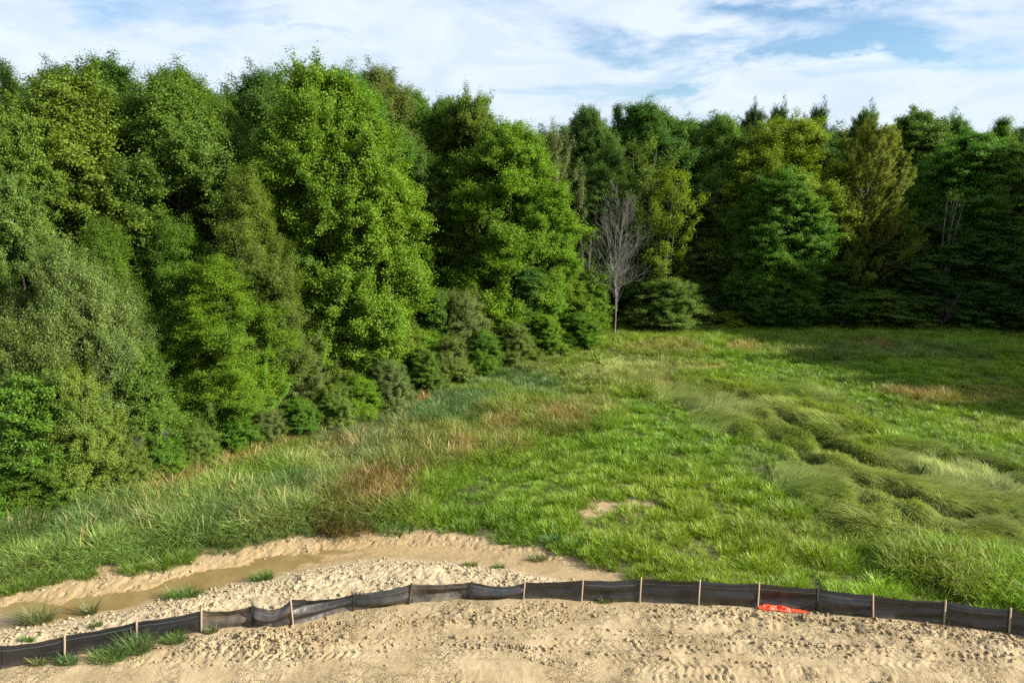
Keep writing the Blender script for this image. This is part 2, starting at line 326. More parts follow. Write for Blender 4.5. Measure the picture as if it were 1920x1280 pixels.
# ------------------------------------------------------------------ loose soil clods
def blobs(P, S, seed, squash=.7):
    r = np.random.default_rng(seed); g = (1+5**.5)/2
    B = np.array([(-1, g, 0), (1, g, 0), (-1, -g, 0), (1, -g, 0), (0, -1, g), (0, 1, g), (0, -1, -g), (0, 1, -g), (g, 0, -1), (g, 0, 1), (-g, 0, -1), (-g, 0, 1)])/1.9
    T = np.array([(0, 11, 5), (0, 5, 1), (0, 1, 7), (0, 7, 10), (0, 10, 11), (1, 5, 9), (5, 11, 4), (11, 10, 2), (10, 7, 6), (7, 1, 8), (3, 9, 4), (3, 4, 2), (3, 2, 6), (3, 6, 8), (3, 8, 9), (4, 9, 5), (2, 4, 11), (6, 2, 10), (8, 6, 7), (9, 8, 1)])
    n = len(P); V = B[None]*(.35+1.05*r.random((n, 12, 1)))*(1+.35*r.standard_normal((n, 1, 3))*.6); V[..., 2] *= squash
    a = r.random(n)*2*pi; ca, sa = np.cos(a)[:, None], np.sin(a)[:, None]
    V = np.stack([V[..., 0]*ca-V[..., 1]*sa, V[..., 0]*sa+V[..., 1]*ca, V[..., 2]], -1)*S[:, None, None] + P[:, None]
    return V.reshape(-1, 3), (T[None]+(np.arange(n)*12)[:, None, None]).reshape(-1, 3)
N = 420000; x = rng.uniform(-17, 17.5, N); y = rng.uniform(14.6, 25, N); d = y-fY(x); g = gY(x); lum = fbm(x/.8, y/.5, 101, 3)
den = .8*np.exp(-((d+.40)/.36)**2)*np.clip(.08+.9*sst(x, 2.5, 6)+.9*lum, 0, 1)
X0, Y0 = G(500, 1208); den += 1.1*np.exp(-(((x-X0)/1.8)**2+((y-Y0)/.55)**2))
X0, Y0 = G(880, 1155); den += .6*np.exp(-(((x-X0)/2.0)**2+((y-Y0)/.5)**2))*np.clip(.5+lum, 0, 1)
den += .75*(d > .1)*(y < cY(x)-.75)*(x < 2.6)*np.clip(.35+1.3*lum, 0, 1)
den += .5*(d > .1)*(y < g)*np.clip(fbm(x/.5, y/.3, 120, 3)*1.5+.1, 0, 1)
for pts, w, a in [([(0, 1238), (300, 1216), (700, 1206), (960, 1212)], .05, .55), ([(960, 1212), (1150, 1226), (1500, 1250), (1900, 1286)], .06, .6), ([(650, 1195), (1100, 1197), (1500, 1209), (1920, 1231)], .05, .6), ([(1050, 1259), (1400, 1256), (1700, 1267), (1920, 1280)], .06, .7), ([(700, 1256), (1000, 1262), (1200, 1275)], .05, .5), ([(1150, 1188), (1400, 1196), (1700, 1218)], .05, .5), ([(830, 1207), (960, 1216), (1040, 1222)], .10, .9), ([(990, 1232), (1080, 1250), (1140, 1272)], .16, .6), ([(1500, 1262), (1920, 1265)], .15, .25), ([(1630, 1252), (1645, 1250)], .1, 1.0), ([(0, 1262), (300, 1236)], .2, .12),
                ([(1050, 1176), (1300, 1186), (1500, 1200)], .09, .4), ([(560, 1178), (720, 1168), (1020, 1172), (1130, 1152)], .14, .35), ([(1200, 1215), (1900, 1235)], .12, .2)]:
    den += a*np.exp(-(seg(x, y, pts)/w)**2)
den += .012*(d < -.6) + .05*(d < -.5)*np.clip(fbm(x/1.3, y/.6, 121, 3)*2-.3, 0, 1)
den *= .6*(y < g)*(np.abs(d) > .07)*(np.abs(y-cY(x)) > .55)
k = rng.random(N) < den*.42; x, y, d = x[k], y[k], d[k]
s = .010+.05*rng.random(len(x))**5+.012*rng.random(len(x)); z = height(x, y)+s*.25
V, T = blobs(np.stack([x, y, z], 1), s, 5)
pl = sst(d, 0, .3)*(x < 2.8); zc = np.repeat(np.stack([0*x, pl, .3*rng.random(len(x)), 1+0*x], 1), 12, 0)
tag(obj('soil_clods', mesh('soil_clods', V, T=T, mats=[M_soil], attrs={'zone': ('POINT', 'FLOAT_COLOR', zc)})), 'loose crumbled clods of dry tan soil strewn along the black fence', 'soil clods', kind='stuff')
print('clods', len(x))
# ------------------------------------------------------------------ black silt fence on wooden stakes
def fabric_mat():
    m, t = mat('black_woven_fabric')
    at = t.n('ShaderNodeSeparateColor', {0: t.n('ShaderNodeAttribute', attribute_name='fab').outputs['Color']})   # r height, g dust of this panel, b fold
    pos = t.n('ShaderNodeNewGeometry').outputs['Position']
    st = t.n('ShaderNodeMapping', {0: pos, 3: (1, 1, 9)}).outputs[0]
    n = t.noise(st, 2.6, 6, .65); n2 = t.noise(pos, 2.3, 5, .6)
    low = t.m('SUBTRACT', 1.0, at.outputs[0])
    du = t.m('ADD', t.m('MULTIPLY', t.m('POWER', low, 5.0), .5), t.m('MULTIPLY', t.m('SUBTRACT', at.outputs[1], .1), .62))
    du = t.m('MULTIPLY', du, t.m('ADD', t.m('MULTIPLY', n, .5), t.ss(n2, .36, .66)), clamp=True)
    c = t.mix(t.m('MULTIPLY', du, .8), (.010, .011, .013), (.21, .16, .10))
    line = t.ss(t.m('ABSOLUTE', t.m('SUBTRACT', at.outputs[0], .80)), .0, .018, 1, 0)
    c = t.mix(t.m('MULTIPLY', line, .5), c, (.16, .16, .17))
    w = t.n('ShaderNodeTexWave', {'Vector': pos, 'Scale': 22.0, 'Distortion': 2.0}, bands_direction='Z').outputs[1]
    bp = t.n('ShaderNodeBump', {'Height': t.m('ADD', t.m('MULTIPLY', w, .2), n), 'Strength': .45, 'Distance': .02})
    p = t.n('ShaderNodeBsdfPrincipled', {'Base Color': c, 'Roughness': t.m('ADD', .28, t.m('MULTIPLY', du, .4)), 'Specular IOR Level': .8, 'Normal': bp.outputs[0]})
    tr = t.n('ShaderNodeBsdfTranslucent', {'Color': (.05, .05, .05, 1)})
    t.n('ShaderNodeOutputMaterial', {0: t.n('ShaderNodeMixShader', {0: .12, 1: p.outputs[0], 2: tr.outputs[0]}).outputs[0]}); return m
M_fab = fabric_mat()
m, t = mat('weathered_stake_wood'); tc = t.n('ShaderNodeTexCoord').outputs['Object']
n = t.noise(t.n('ShaderNodeMapping', {0: tc, 3: (1, 1, .1)}).outputs[0], 30, 5, .6); M_wood = m
p = t.n('ShaderNodeBsdfPrincipled', {'Base Color': t.mix(n, (.16, .115, .07), (.38, .29, .195)), 'Roughness': .85}); t.n('ShaderNodeOutputMaterial', {0: p.outputs[0]})
m, t = mat('plain_black_fabric'); p = t.n('ShaderNodeBsdfPrincipled', {'Base Color': (.009, .009, .010, 1), 'Roughness': .6}); t.n('ShaderNodeOutputMaterial', {0: p.outputs[0]}); M_blk = m
posts = []
for (gx, gy), px, tp, pb, kind in fpos:
    gzv = hz(gx, gy); gx, gy = G(px, pb, gzv); dx = 0
    xt, zt = ZX(px + {550: -5, 662: 3, 766: 5, 876: 9, 1636: 0}.get(px, 3 if px > 900 else 0), tp, gy)
    posts.append((np.array([gx, gy, gzv]), np.array([xt, gy+.01, max(zt, gzv+.5)+.05]), kind))
froot = obj('silt_fence', None, loc=tuple(posts[0][0])); tag(froot, 'long low black fabric silt fence on wooden stakes between bare soil and meadow', 'fence')
O0 = posts[0][0]
dust = [.1, .12, .1, .12, .1, .14, .95, .85, .3, .4, .85, .3, .2, .14, .1, .14, .16, .18, .1, .12, .14, .12, .1, .15]
sag = [.05, .06, .07, .07, .04, .05, .12, .27, .12, .07, .07, .17, .03, .05, .02, .05, .03, .03, .06, .05, .04, .05, .06, .04]
fold = [.2, .2, .2, .15, .15, .2, .9, 1.3, 1.4, 1.1, .8, 1.3, .4, .35, .3, .4, .6, .9, .7, .4, .4, .3, .5, .4]
post_rng = np.random.default_rng(3)
for i in range(len(posts)-1):
    A, At, ka = posts[i]; B, Bt, kb = posts[i+1]; nu, nv = 64, 22
    u = np.linspace(0, 1, nu)[None, :]; v = np.linspace(0, 1, nv)[:, None]; f = fold[i]
    bx = A[0]+(B[0]-A[0])*u; by = A[1]+(B[1]-A[1])*u
    tz = At[2]+(Bt[2]-At[2])*u - .025 - sag[i]*4*u*(1-u)*(.7+.3*u) - (.012*np.abs(np.sin(u*9+i)))
    bz = height(bx, by)-.03
    tx = At[0]+(Bt[0]-At[0])*u
    X = bx+(tx-bx)*v; Z = bz+(tz-bz)*v
    uu = u*2.6+i*7.3
    fan = np.sin((v+.25)*(9+6*np.sin(i))*(1-u*.55)+u*4+i)*.5+np.sin(v*13*(.4+u*.6)-u*6+2*i)*.5       # creases radiating from the stakes
    W_ = 4*u*(1-u); bulge = .10*f*W_**.6*np.sin(v*pi)*(1.1 if i % 2 else -.9)
    wr = f*.085*fan*W_**.4*(np.sin(v*pi)**.6) + .010*fbm(uu*3+0*v, v*6+0*u+i, 200+i, 3)*W_**.3 + .004*np.sin(v*40+2*fbm(uu*2+0*v, v*2+0*u, 7, 2))
    Y = by + .012 + (At[1]-A[1])*v + bulge*-1 + wr + .04*(1-v)**2*np.sin(uu*2)*W_
    V = np.stack([X, Y, Z], -1).reshape(-1, 3)-O0
    id_ = np.arange(nu*nv).reshape(nv, nu); Q = np.stack([id_[:-1, :-1], id_[:-1, 1:], id_[1:, 1:], id_[1:, :-1]], -1).reshape(-1, 4)
    fab = np.stack([(v+0*u).ravel(), np.full(nu*nv, dust[i]), (0*u+0*v).ravel(), np.ones(nu*nv)], 1)
    o = obj('fabric_panel', mesh('fabric_panel', V, Q, mats=[M_fab], smooth=True, attrs={'fab': ('POINT', 'FLOAT_COLOR', fab)}), froot)
    if i in (6, 7, 10): o['label'] = 'mud stained fabric panel'
for A, T_, k in posts:
    ax = T_-A; w = .019 if k == 'w' else .017; A2 = A-ax*.3; top = T_+ax/np.linalg.norm(ax)*(.05 if k == 'w' else .012)
    if k == 'b' and abs(A[0]-posts[7][0][0]) < .01: top = T_+np.array([.0, 0, .07])
    yo = np.array([0, -.022, 0]); P = []
    for (c_, s_) in ((A2, 1), (top-(0, 0, .012), 1), (top, .6)):
        for sx_, sy_ in ((-1, -1), (1, -1), (1, 1), (-1, 1)): P.append(c_+yo+np.array([sx_*w*s_*1.15, sy_*w*s_*.8, 0])-O0)
    Q = [[a*4+j, a*4+(j+1) % 4, a*4+4+(j+1) % 4, a*4+4+j] for a in range(2) for j in range(4)]+[[8, 9, 10, 11]]
    po = obj('stake', mesh('stake', P, Q, mats=[M_wood if k == 'w' else M_blk]), froot)
    if k == 'b': po['label'] = 'stake wrapped in black fabric'
# scrap of orange plastic sheet lying against the fence
m, t = mat('orange_plastic'); p = t.n('ShaderNodeBsdfPrincipled', {'Base Color': (.86, .075, .02, 1), 'Roughness': .38, 'Specular IOR Level': .5})
tr = t.n('ShaderNodeBsdfTranslucent', {'Color': (.9, .1, .03, 1)}); t.n('ShaderNodeOutputMaterial', {0: t.n('ShaderNodeMixShader', {0: .12, 1: p.outputs[0], 2: tr.outputs[0]}).outputs[0]})
xa, ya = G(1423, 1143); xb, yb = G(1513, 1150); nu, nv = 70, 22
u = np.linspace(0, 1, nu)[None, :]+0*np.linspace(0, 1, nv)[:, None]; v = np.linspace(0, 1, nv)[:, None]+0*u
wdt = (.06+.13*np.sin(np.clip(u*1.25, 0, 1)*pi)**.8)*(1+.35*fbm(u*6, 0*u, 3, 2)); X = xa+(xb-xa)*u+.05*fbm(v*3, u*5, 9, 2); Y = ya+(yb-ya)*u-.03+(v-.2)*wdt
Y = np.minimum(Y, fY(X)-.05)
cr = 1-np.abs(fbm(u*7+v*1.9, v*2.4-u*1.5, 77, 3))*3.4
Z = height(X, Y)+.03+.075*np.clip(cr, -.3, 1)*np.sin(v*pi)**.5*(np.exp(-((u-.22)/.2)**2)+.8*np.exp(-((u-.52)/.13)**2)+.3)+.05*v
V = np.stack([X-xa, Y-ya, Z], -1).reshape(-1, 3); id_ = np.arange(nu*nv).reshape(nv, nu); Q = np.stack([id_[:-1, :-1], id_[:-1, 1:], id_[1:, 1:], id_[1:, :-1]], -1).reshape(-1, 4)
tag(obj('plastic_sheet', mesh('plastic_sheet', V, Q, mats=[m]), loc=(xa, ya, 0)), 'crumpled bright orange plastic sheet lying at the foot of the black fence', 'plastic sheet')
# ------------------------------------------------------------------ grasses
def blades(n, rad, L, Lj, w, lean, curl, dirn=None, dspread=.3, segs=4, seed=0, head=0.0, rise=0.0, base_z=0.0):
    r = np.random.default_rng(seed); a = r.random(n)*2*pi; rr = rad*np.sqrt(r.random(n)); bx, by = rr*np.cos(a), rr*np.sin(a)
    az_ = a+r.normal(0, .9, n) if dirn is None else dirn+r.normal(0, dspread, n)
    Ln = L*(1+Lj*r.uniform(-1, 1, n)); th0 = lean*(.4+r.random(n)*.9); cu = curl*(.3+1.1*r.random(n)); ww = w*(.6+.8*r.random(n))
    tw = az_+pi/2+r.normal(0, .5, n); X, Y, Z = bx.copy(), by.copy(), np.full(n, base_z)+rise*r.random(n); rows = []; hd = r.random(n) < head
    for k in range(segs+1):
        u = k/segs; wd = ww*(1-u**2.2)*.5+.0006; wd = np.where(hd & (u > .7), ww*1.1*(1.15-u)*1.8, wd)
        rows.append(np.stack([np.stack([X-np.cos(tw)*wd, Y-np.sin(tw)*wd, Z], -1), np.stack([X+np.cos(tw)*wd, Y+np.sin(tw)*wd, Z], -1)], 1))
        th = th0+cu*(k+.5)/segs; st_ = Ln/segs; X = X+np.sin(th)*np.cos(az_)*st_; Y = Y+np.sin(th)*np.sin(az_)*st_; Z = np.maximum(Z+np.cos(th)*st_, .01)
    V = np.stack(rows, 1).reshape(-1, 3); m_ = 2*(segs+1); k = np.arange(segs)[:, None]*2+np.array([0, 1, 3, 2])[None]
    Q = (k[None]+(np.arange(n)*m_)[:, None, None]).reshape(-1, 4)
    rnd = r.random(n); bv = np.zeros((n, segs, 4)); bv[..., 0] = rnd[:, None]; bv[..., 1] = (np.arange(segs)/(segs-1))[None]; bv[..., 2] = (hd[:, None] & (np.arange(segs) >= segs-2)[None])*.8; bv[..., 3] = 1
    return V, Q, bv.reshape(-1, 4)
def tuft_mesh(name, *parts):
    Vs, Qs, Bs, o = [], [], [], 0
    for V, Q, B in parts: Vs.append(V); Qs.append(Q+o); Bs.append(B); o += len(V)
    return mesh(name, np.concatenate(Vs), np.concatenate(Qs), mats=[M_blade], attrs={'bv': ('FACE', 'FLOAT_COLOR', np.concatenate(Bs))})
KIND = {}
def proto_coll(name, meshes):
    c = bpy.data.collections.new(name)
    for i, me in enumerate(meshes): c.objects.link(bpy.data.objects.new('%s_%02d' % (name, i), me))
    return c
KIND['short'] = proto_coll('short_tuft', [tuft_mesh('short', blades(64, .17, .175, .55, .012, .5, .9, seed=k)) for k in range(4)])
KIND['reed'] = proto_coll('reed_tuft', [tuft_mesh('reed', blades(30, .26, .70, .35, .015, .3, .9, seed=20+k, head=.04), blades(60, .28, .46, .45, .019, .7, 1.4, seed=30+k, rise=.38)) for k in range(4)])
KIND['seed'] = proto_coll('seed_tuft', [tuft_mesh('seed', blades(40, .24, .52, .35, .010, .35, .6, seed=40+k, head=.3), blades(36, .24, .32, .4, .014, .6, 1.1, seed=50+k)) for k in range(3)])
KIND['lodged'] = proto_coll('lodged_tuft', [tuft_mesh('lodged', blades(40, .26, .60, .45, .012, 1.3, .35, dirn=0, dspread=.26, segs=4, seed=60+k, rise=.16)) for k in range(4)])
KIND['fine'] = proto_coll('fine_tuft', [tuft_mesh('fine', blades(70, .30, .70, .35, .011, .65, 1.0, dirn=0, dspread=1.0, segs=5, seed=70+k, head=.1)) for k in range(3)])
def scatter(name, label, kind, x, y, colr, scl, rot, seed, zoff=0.0, tilt=.12):
    r = np.random.default_rng(seed); n = len(x); z = height(x, y, False)-.02+zoff
    rt = np.stack([r.normal(0, tilt, n), r.normal(0, tilt, n), rot], 1)
    me = mesh(name, np.stack([x, y, z], 1), mats=[], attrs={'col': ('POINT', 'FLOAT_COLOR', np.concatenate([colr, np.ones((n, 1))], 1)), 'rt': ('POINT', 'FLOAT_VECTOR', rt), 'sc': ('POINT', 'FLOAT_VECTOR', scl), 'ix': ('POINT', 'INT', r.integers(0, 12, n))})
    o = obj(name, me); ng = bpy.data.node_groups.new(name, 'GeometryNodeTree')
    ng.interface.new_socket('Geometry', in_out='INPUT', socket_type='NodeSocketGeometry'); ng.interface.new_socket('Geometry', in_out='OUTPUT', socket_type='NodeSocketGeometry')
    N_ = ng.nodes; gi = N_.new('NodeGroupInput'); go = N_.new('NodeGroupOutput'); ip = N_.new('GeometryNodeInstanceOnPoints'); ci = N_.new('GeometryNodeCollectionInfo')
    ci.inputs[0].default_value = KIND[kind]; ci.inputs[1].default_value = True; ci.inputs[2].default_value = True
    def na(nm, ty): a = N_.new('GeometryNodeInputNamedAttribute'); a.data_type = ty; a.inputs[0].default_value = nm; return a.outputs[0]
    L = ng.links.new; L(gi.outputs[0], ip.inputs['Points']); L(ci.outputs[0], ip.inputs['Instance']); ip.inputs['Pick Instance'].default_value = True
    L(na('ix', 'INT'), ip.inputs['Instance Index']); L(na('rt', 'FLOAT_VECTOR'), ip.inputs['Rotation']); L(na('sc', 'FLOAT_VECTOR'), ip.inputs['Scale']); L(ip.outputs[0], go.inputs[0])
    md = o.modifiers.new('scatter', 'NODES'); md.node_group = ng
    print(name, n); return tag(o, label, 'grass', kind='stuff')
def cover(dens, ymin, ymax):                         # jittered points over the meadow, thinning with distance
    out = []
    y = ymin
    while y < ymax:
        step = dens*(1+max(0, y-24)*.014); hw = .86*y+6; n = int(2*hw/step); xx = (np.arange(n)+rng.random(n)*1.2)*step-hw; out.append(np.stack([xx, y+step*rng.random(n)*1.2], 1)); y += step
    return np.concatenate(out).T
LUSH, YEL, BLU, OLV, TAN, BRN, PAL, ORG, GRY = map(np.array, [(.142, .275, .015), (.215, .312, .020), (.075, .165, .055), (.170, .200, .045), (.30, .235, .09), (.17, .095, .032), (.31, .36, .13), (.34, .20, .08), (.165, .21, .085)])
PATCH = [  # px, py, rx, ry, colour, amount
 (1250, 960, 330, 110, YEL, .35), (1500, 1010, 250, 60, YEL, .5), (1350, 1060, 260, 40, YEL, .35), (900, 960, 120, 40, LUSH*.75, .8), (1130, 700, 240, 60, OLV, .55), (1650, 660, 200, 16, GRY, .5),
 (820, 770, 130, 35, BLU, .9), (930, 715, 120, 22, BLU, .7), (1010, 735, 70, 20, BLU, .6), (700, 830, 130, 50, GRY, .8), (860, 830, 160, 45, OLV, .8), (1000, 790, 130, 40, OLV, .8), (1010, 655, 150, 18, YEL*.8, .6),
 (780, 757, 34, 18, ORG*1.1, 1), (690, 775, 45, 14, TAN, .7), (890, 690, 50, 8, ORG, .5), (870, 900, 60, 20, LUSH, .6), (1060, 790, 50, 18, TAN, .5), (1245, 725, 36, 11, ORG, .5), (1300, 690, 90, 9, TAN, .6), (1160, 700, 90, 24, PAL, .6), (1240, 655, 110, 12, TAN, .45),
 (1390, 655, 45, 10, TAN, .7), (1120, 770, 60, 24, OLV, .8), (950, 800, 40, 14, TAN, .5), (970, 845, 26, 14, TAN, .4), (870, 850, 20, 22, TAN, .8), (720, 925, 70, 45, BRN*.8+OLV*.3, .9), (640, 960, 50, 36, OLV*.8, .9), (780, 905, 30, 12, BRN, .8), (800, 870, 90, 24, OLV*.9, .8),
 (480, 850, 90, 26, YEL*.8, .6), (530, 835, 70, 16, ORG, .8), (410, 890, 90, 20, TAN, .85), (310, 925, 60, 18, TAN, .95), (470, 865, 50, 12, ORG, .6), (600, 880, 80, 24, PAL, .7), (560, 930, 60, 30, BLU*1.2, .8), (640, 850, 50, 14, TAN, .5), (470, 900, 80, 25, LUSH*.9, .6), (230, 990, 90, 30, GRY, .5), (100, 1000, 110, 50, BLU, .5), (420, 985, 60, 25, BLU, .7), (530, 960, 40, 40, PAL*.8, .5),
 (1700, 735, 70, 12, TAN, .6), (1780, 750, 100, 16, ORG*.8, .5), (1850, 735, 60, 14, TAN, .4), (1640, 650, 40, 8, ORG*.8, .5), (1490, 690, 90, 12, LUSH, .6), (1690, 800, 70, 50, LUSH*.85, .6), (1600, 790, 90, 30, YEL*.8, .5), (1860, 800, 100, 30, YEL*.8, .5), (1240, 690, 70, 16, PAL, .4),
 (1330, 770, 70, 22, GRY, .5), (1240, 820, 120, 40, LUSH, .5), (1430, 880, 70, 40, GRY, .35), (1400, 770, 110, 40, PAL, .5), (1560, 890, 90, 50, PAL, .55), (1750, 900, 160, 60, PAL, .6), (1850, 1000, 110, 60, PAL*.9, .55), (1700, 960, 120, 50, PAL, .4), (1780, 1090, 110, 40, OLV, .5), (1480, 1000, 60, 30, PAL*.8, .4), (1560, 960, 80, 40, GRY, .4)]
def ground_col(x, y):
    n = len(x); big = fbm(x/6, y/6, 300, 3)[:, None]; med = fbm(x/1.6, y/1.6, 305, 4)[:, None]
    c = LUSH*(1+.0*big) + (YEL-LUSH)*np.clip(.30+.9*big, 0, 1)*.7
    c = c+(OLV-c)*np.clip(.2+1.2*fbm(x/3, y/3, 308, 3)[:, None], 0, 1)*.30
    lz = sst(-2.5-x, 0, 3)[:, None]*sst(34-y, 0, 5)[:, None]; c = c*(1-.6*lz)+(GRY*.65+BLU*.45)*.6*lz
    for k, (px, py, rx, ry, cc, am) in enumerate(PATCH):
        w = (ell(x, y, px, py, rx, ry, k, .45)*am)[:, None]; c = c*(1-w)+cc*w
    return .90*np.clip(c*(1+.38*med)*(1+.12*np.random.default_rng(5).standard_normal((n, 1))), .008, 1)
def reedy(x, y):
    m = sst(-1.5-x+.25*(y-24), 0, 2.5)*sst(tY(x)+3-y, 0, 2)*(y < 33+.0*x)
    m = np.maximum(m, sst(y-tY(x)+4, 0, 3)*.8)
    for p in [(820, 780, 200, 55), (720, 940, 110, 50), (1000, 780, 170, 60), (880, 840, 130, 45), (1240, 715, 170, 35), (1600, 655, 420, 22), (1790, 1080, 120, 50), (1900, 1100, 120, 60), (1730, 745, 60, 14)]: m = np.maximum(m, ell(x, y, *p, 9, .5))
    return np.clip(m, 0, 1)
x, y = cover(.165, 16, 60)
gy_, fy_ = gY(x), fY(x); edge = .22*fbm(x/.5, y/.5, 90, 3)
ok = (y-gy_+edge > .02)*(y-fy_ > .16)*(y < tY(x)+10)*(np.abs(x) < .84*y+5)*(rng.random(len(x)) > .93*bare(x, y)); x, y = x[ok], y[ok]
re = reedy(x, y); lo = lodged(x, y); cre = np.min([seg(x, y, k) for k in CREASE], 0)
flow = R_(-30)+3.6*fbm(x/3.6, y/3.6, 400, 2)+1.1*fbm(x/1.2, y/1.2, 405, 2)
cc = ground_col(x, y); rot = rng.random(len(x))*2*pi; u = rng.random(len(x)); hv = 1+.45*fbm(x/1.1, y/1.1, 410, 3)
def S3(s, sz): return np.stack([s, s, sz], 1)
k = (lo+.5*fbm(x/1.2, y/1.2, 440, 3) > .25+.5*rng.random(len(x)))*(cre > .24)*(u < .95)*(rng.random(len(x)) > .75*crz(x, y)); n = k.sum()
scatter('lodged_grass', 'long pale green grass flattened into swirls across the right of the meadow', 'lodged', x[k], y[k], cc[k]*.58+PAL*.42, S3(1.0*hv[k], hv[k]*.68), flow[k]+rng.normal(0, .2, n), 1, tilt=.08)
r1 = (~k)*(re > .35)*(rng.random(len(x)) < .55); sz = (.62+.45*re[r1])*hv[r1]*np.interp(y[r1], [26, 40], [1, .72])*np.interp(tY(x[r1])-y[r1], [0, 2.5], [.6, 1])*np.clip((y-gy_[ok])[r1]/.7*.5+.45, .4, 1)*np.where((cre[r1] < .5), .4, 1)
browny = (cc[r1][:, 0] > cc[r1][:, 1]*.95)
tint = cc[r1]
q = rng.random(r1.sum()) < .10+.55*browny
X1, Y1 = x[r1], y[r1]
scatter('reed_grass', 'tall grey green reed grass along the muddy channel and forest edge', 'reed', X1[~q], Y1[~q], tint[~q], S3(sz[~q], sz[~q]*.95), rot[r1][~q], 2, tilt=.16)
scatter('seeding_grass', 'dry tan seed heads standing among the taller meadow grass', 'seed', X1[q], Y1[q], tint[q], S3(sz[q], sz[q]*1.1), rot[r1][q], 3, tilt=.2)
kb = np.clip(ell(x, y, 680, 950, 100, 48, 21, .5)+ell(x, y, 770, 900, 50, 18, 22, .5), 0, 1)*(rng.random(len(x)) < .5) > .5
RU = np.array([(.15, .092, .036)])+(np.array([(.16, .155, .045)])-np.array([(.15, .092, .036)]))*np.clip(.35+1.2*fbm(x[kb]/.8, y[kb]/.8, 500, 2)+.15, 0, 1)[:, None]
scatter('rusty_grass', 'rusty brown tangled grass leaning over the edge of the bare mud', 'fine', x[kb], y[kb], .8*RU*(.8+.4*rng.random((kb.sum(), 1))), S3(1.2*hv[kb], .9*hv[kb]), R_(20)+1.5*fbm(x[kb]/1.5, y[kb]/1.5, 510, 2), 8, tilt=.15)
r2 = (~k)*(~((re > .35))); hh = hv[r2]*(.85+.8*np.clip(fbm(x[r2]/.5, y[r2]/.5, 430, 2), -.45, 1)+.7*np.clip(fbm(x[r2]/.22, y[r2]/.22, 433, 2), -.3, 1))
scatter('meadow_grass', 'short bright green grass covering the damp meadow behind the fence', 'short', x[r2], y[r2], cc[r2], S3(hh*1.02, hh*1.15*np.where(cre[r2] < .4, .5, 1)), rot[r2], 4, tilt=.1)
# bare patch and a thin scatter of seedlings on the mud
x2, y2 = cover(.3, 15, 30); dd = y2-fY(x2); kk = (dd > .15)*(y2 < gY(x2))*(np.abs(y2-cY(x2)) > .9)*(rng.random(len(x2)) < .018+.10*(fbm(x2/.9, y2/.6, 77, 2) > .38)*(x2 < 1.5)) ; n = kk.sum()
s = .2+.3*rng.random(n); scatter('seedling_grass', 'sparse young grass blades dotted over the pale churned soil', 'short', x2[kk], y2[kk], np.tile(np.array([(.11, .16, .04)]), (n, 1)), S3(s, s), rng.random(n)*6.28, 6)
# separate grass clumps rooted in the bare soil
def clump(px, py, wpx, hgt, col_, label, lean=.5, w=.016, kind='mix', seed=0):
    X, Y = G(px, py); r = wpx/2*Y/F/.97; n = int(260*r*1.6)+60; z = hz(X, Y)
    P = [blades(n, r*.8, hgt*.8, .35, w, lean, .9, seed=seed+300), blades(n//2, r, hgt*.5, .4, w, lean*1.2, 1.2, seed=seed+301)]
    Vs, Qs, Bs, o = [], [], [], 0
    for V, Q, B in P: V = V.copy(); V[:, 1] *= .55; V[:, 2] += 0; Vs.append(V); Qs.append(Q+o); Bs.append(B); o += len(V)
    V = np.concatenate(Vs); V[:, 2] += height(V[:, 0]+X, V[:, 1]+Y)*np.clip(1-V[:, 2]*2, 0, 1)+z*np.clip(V[:, 2]*2, 0, 1)-z-.02
    o_ = obj('grass_clump', mesh('grass_clump', V, np.concatenate(Qs), mats=[M_clump], attrs={'bv': ('FACE', 'FLOAT_COLOR', np.concatenate(Bs))}), loc=(X, Y, z)); o_.color = tuple(np.array(col_)*.82)+(1,)
    return tag(o_, label, 'grass clump', 'grass clumps on the bare soil')
m, t = mat('clump_blade'); ic = t.n('ShaderNodeObjectInfo').outputs['Color']; s_ = t.n('ShaderNodeSeparateColor', {0: t.n('ShaderNodeAttribute', attribute_name='bv').outputs['Color']})
a = t.mix(1.0, ic, t.mix(s_.outputs[0], (.6, .65, .65), (1.4, 1.3, 1.15)), 'MULTIPLY'); p = t.n('ShaderNodeBsdfPrincipled', {'Base Color': a, 'Roughness': .5})
tr = t.n('ShaderNodeBsdfTranslucent', {'Color': t.mix(1.0, a, (1.2, 1.3, .6), 'MULTIPLY')}); t.n('ShaderNodeOutputMaterial', {0: t.n('ShaderNodeMixShader', {0: .3, 1: p.outputs[0], 2: tr.outputs[0]}).outputs[0]}); M_clump = m
GR = (.11, .20, .035); OG = (.17, .20, .07)
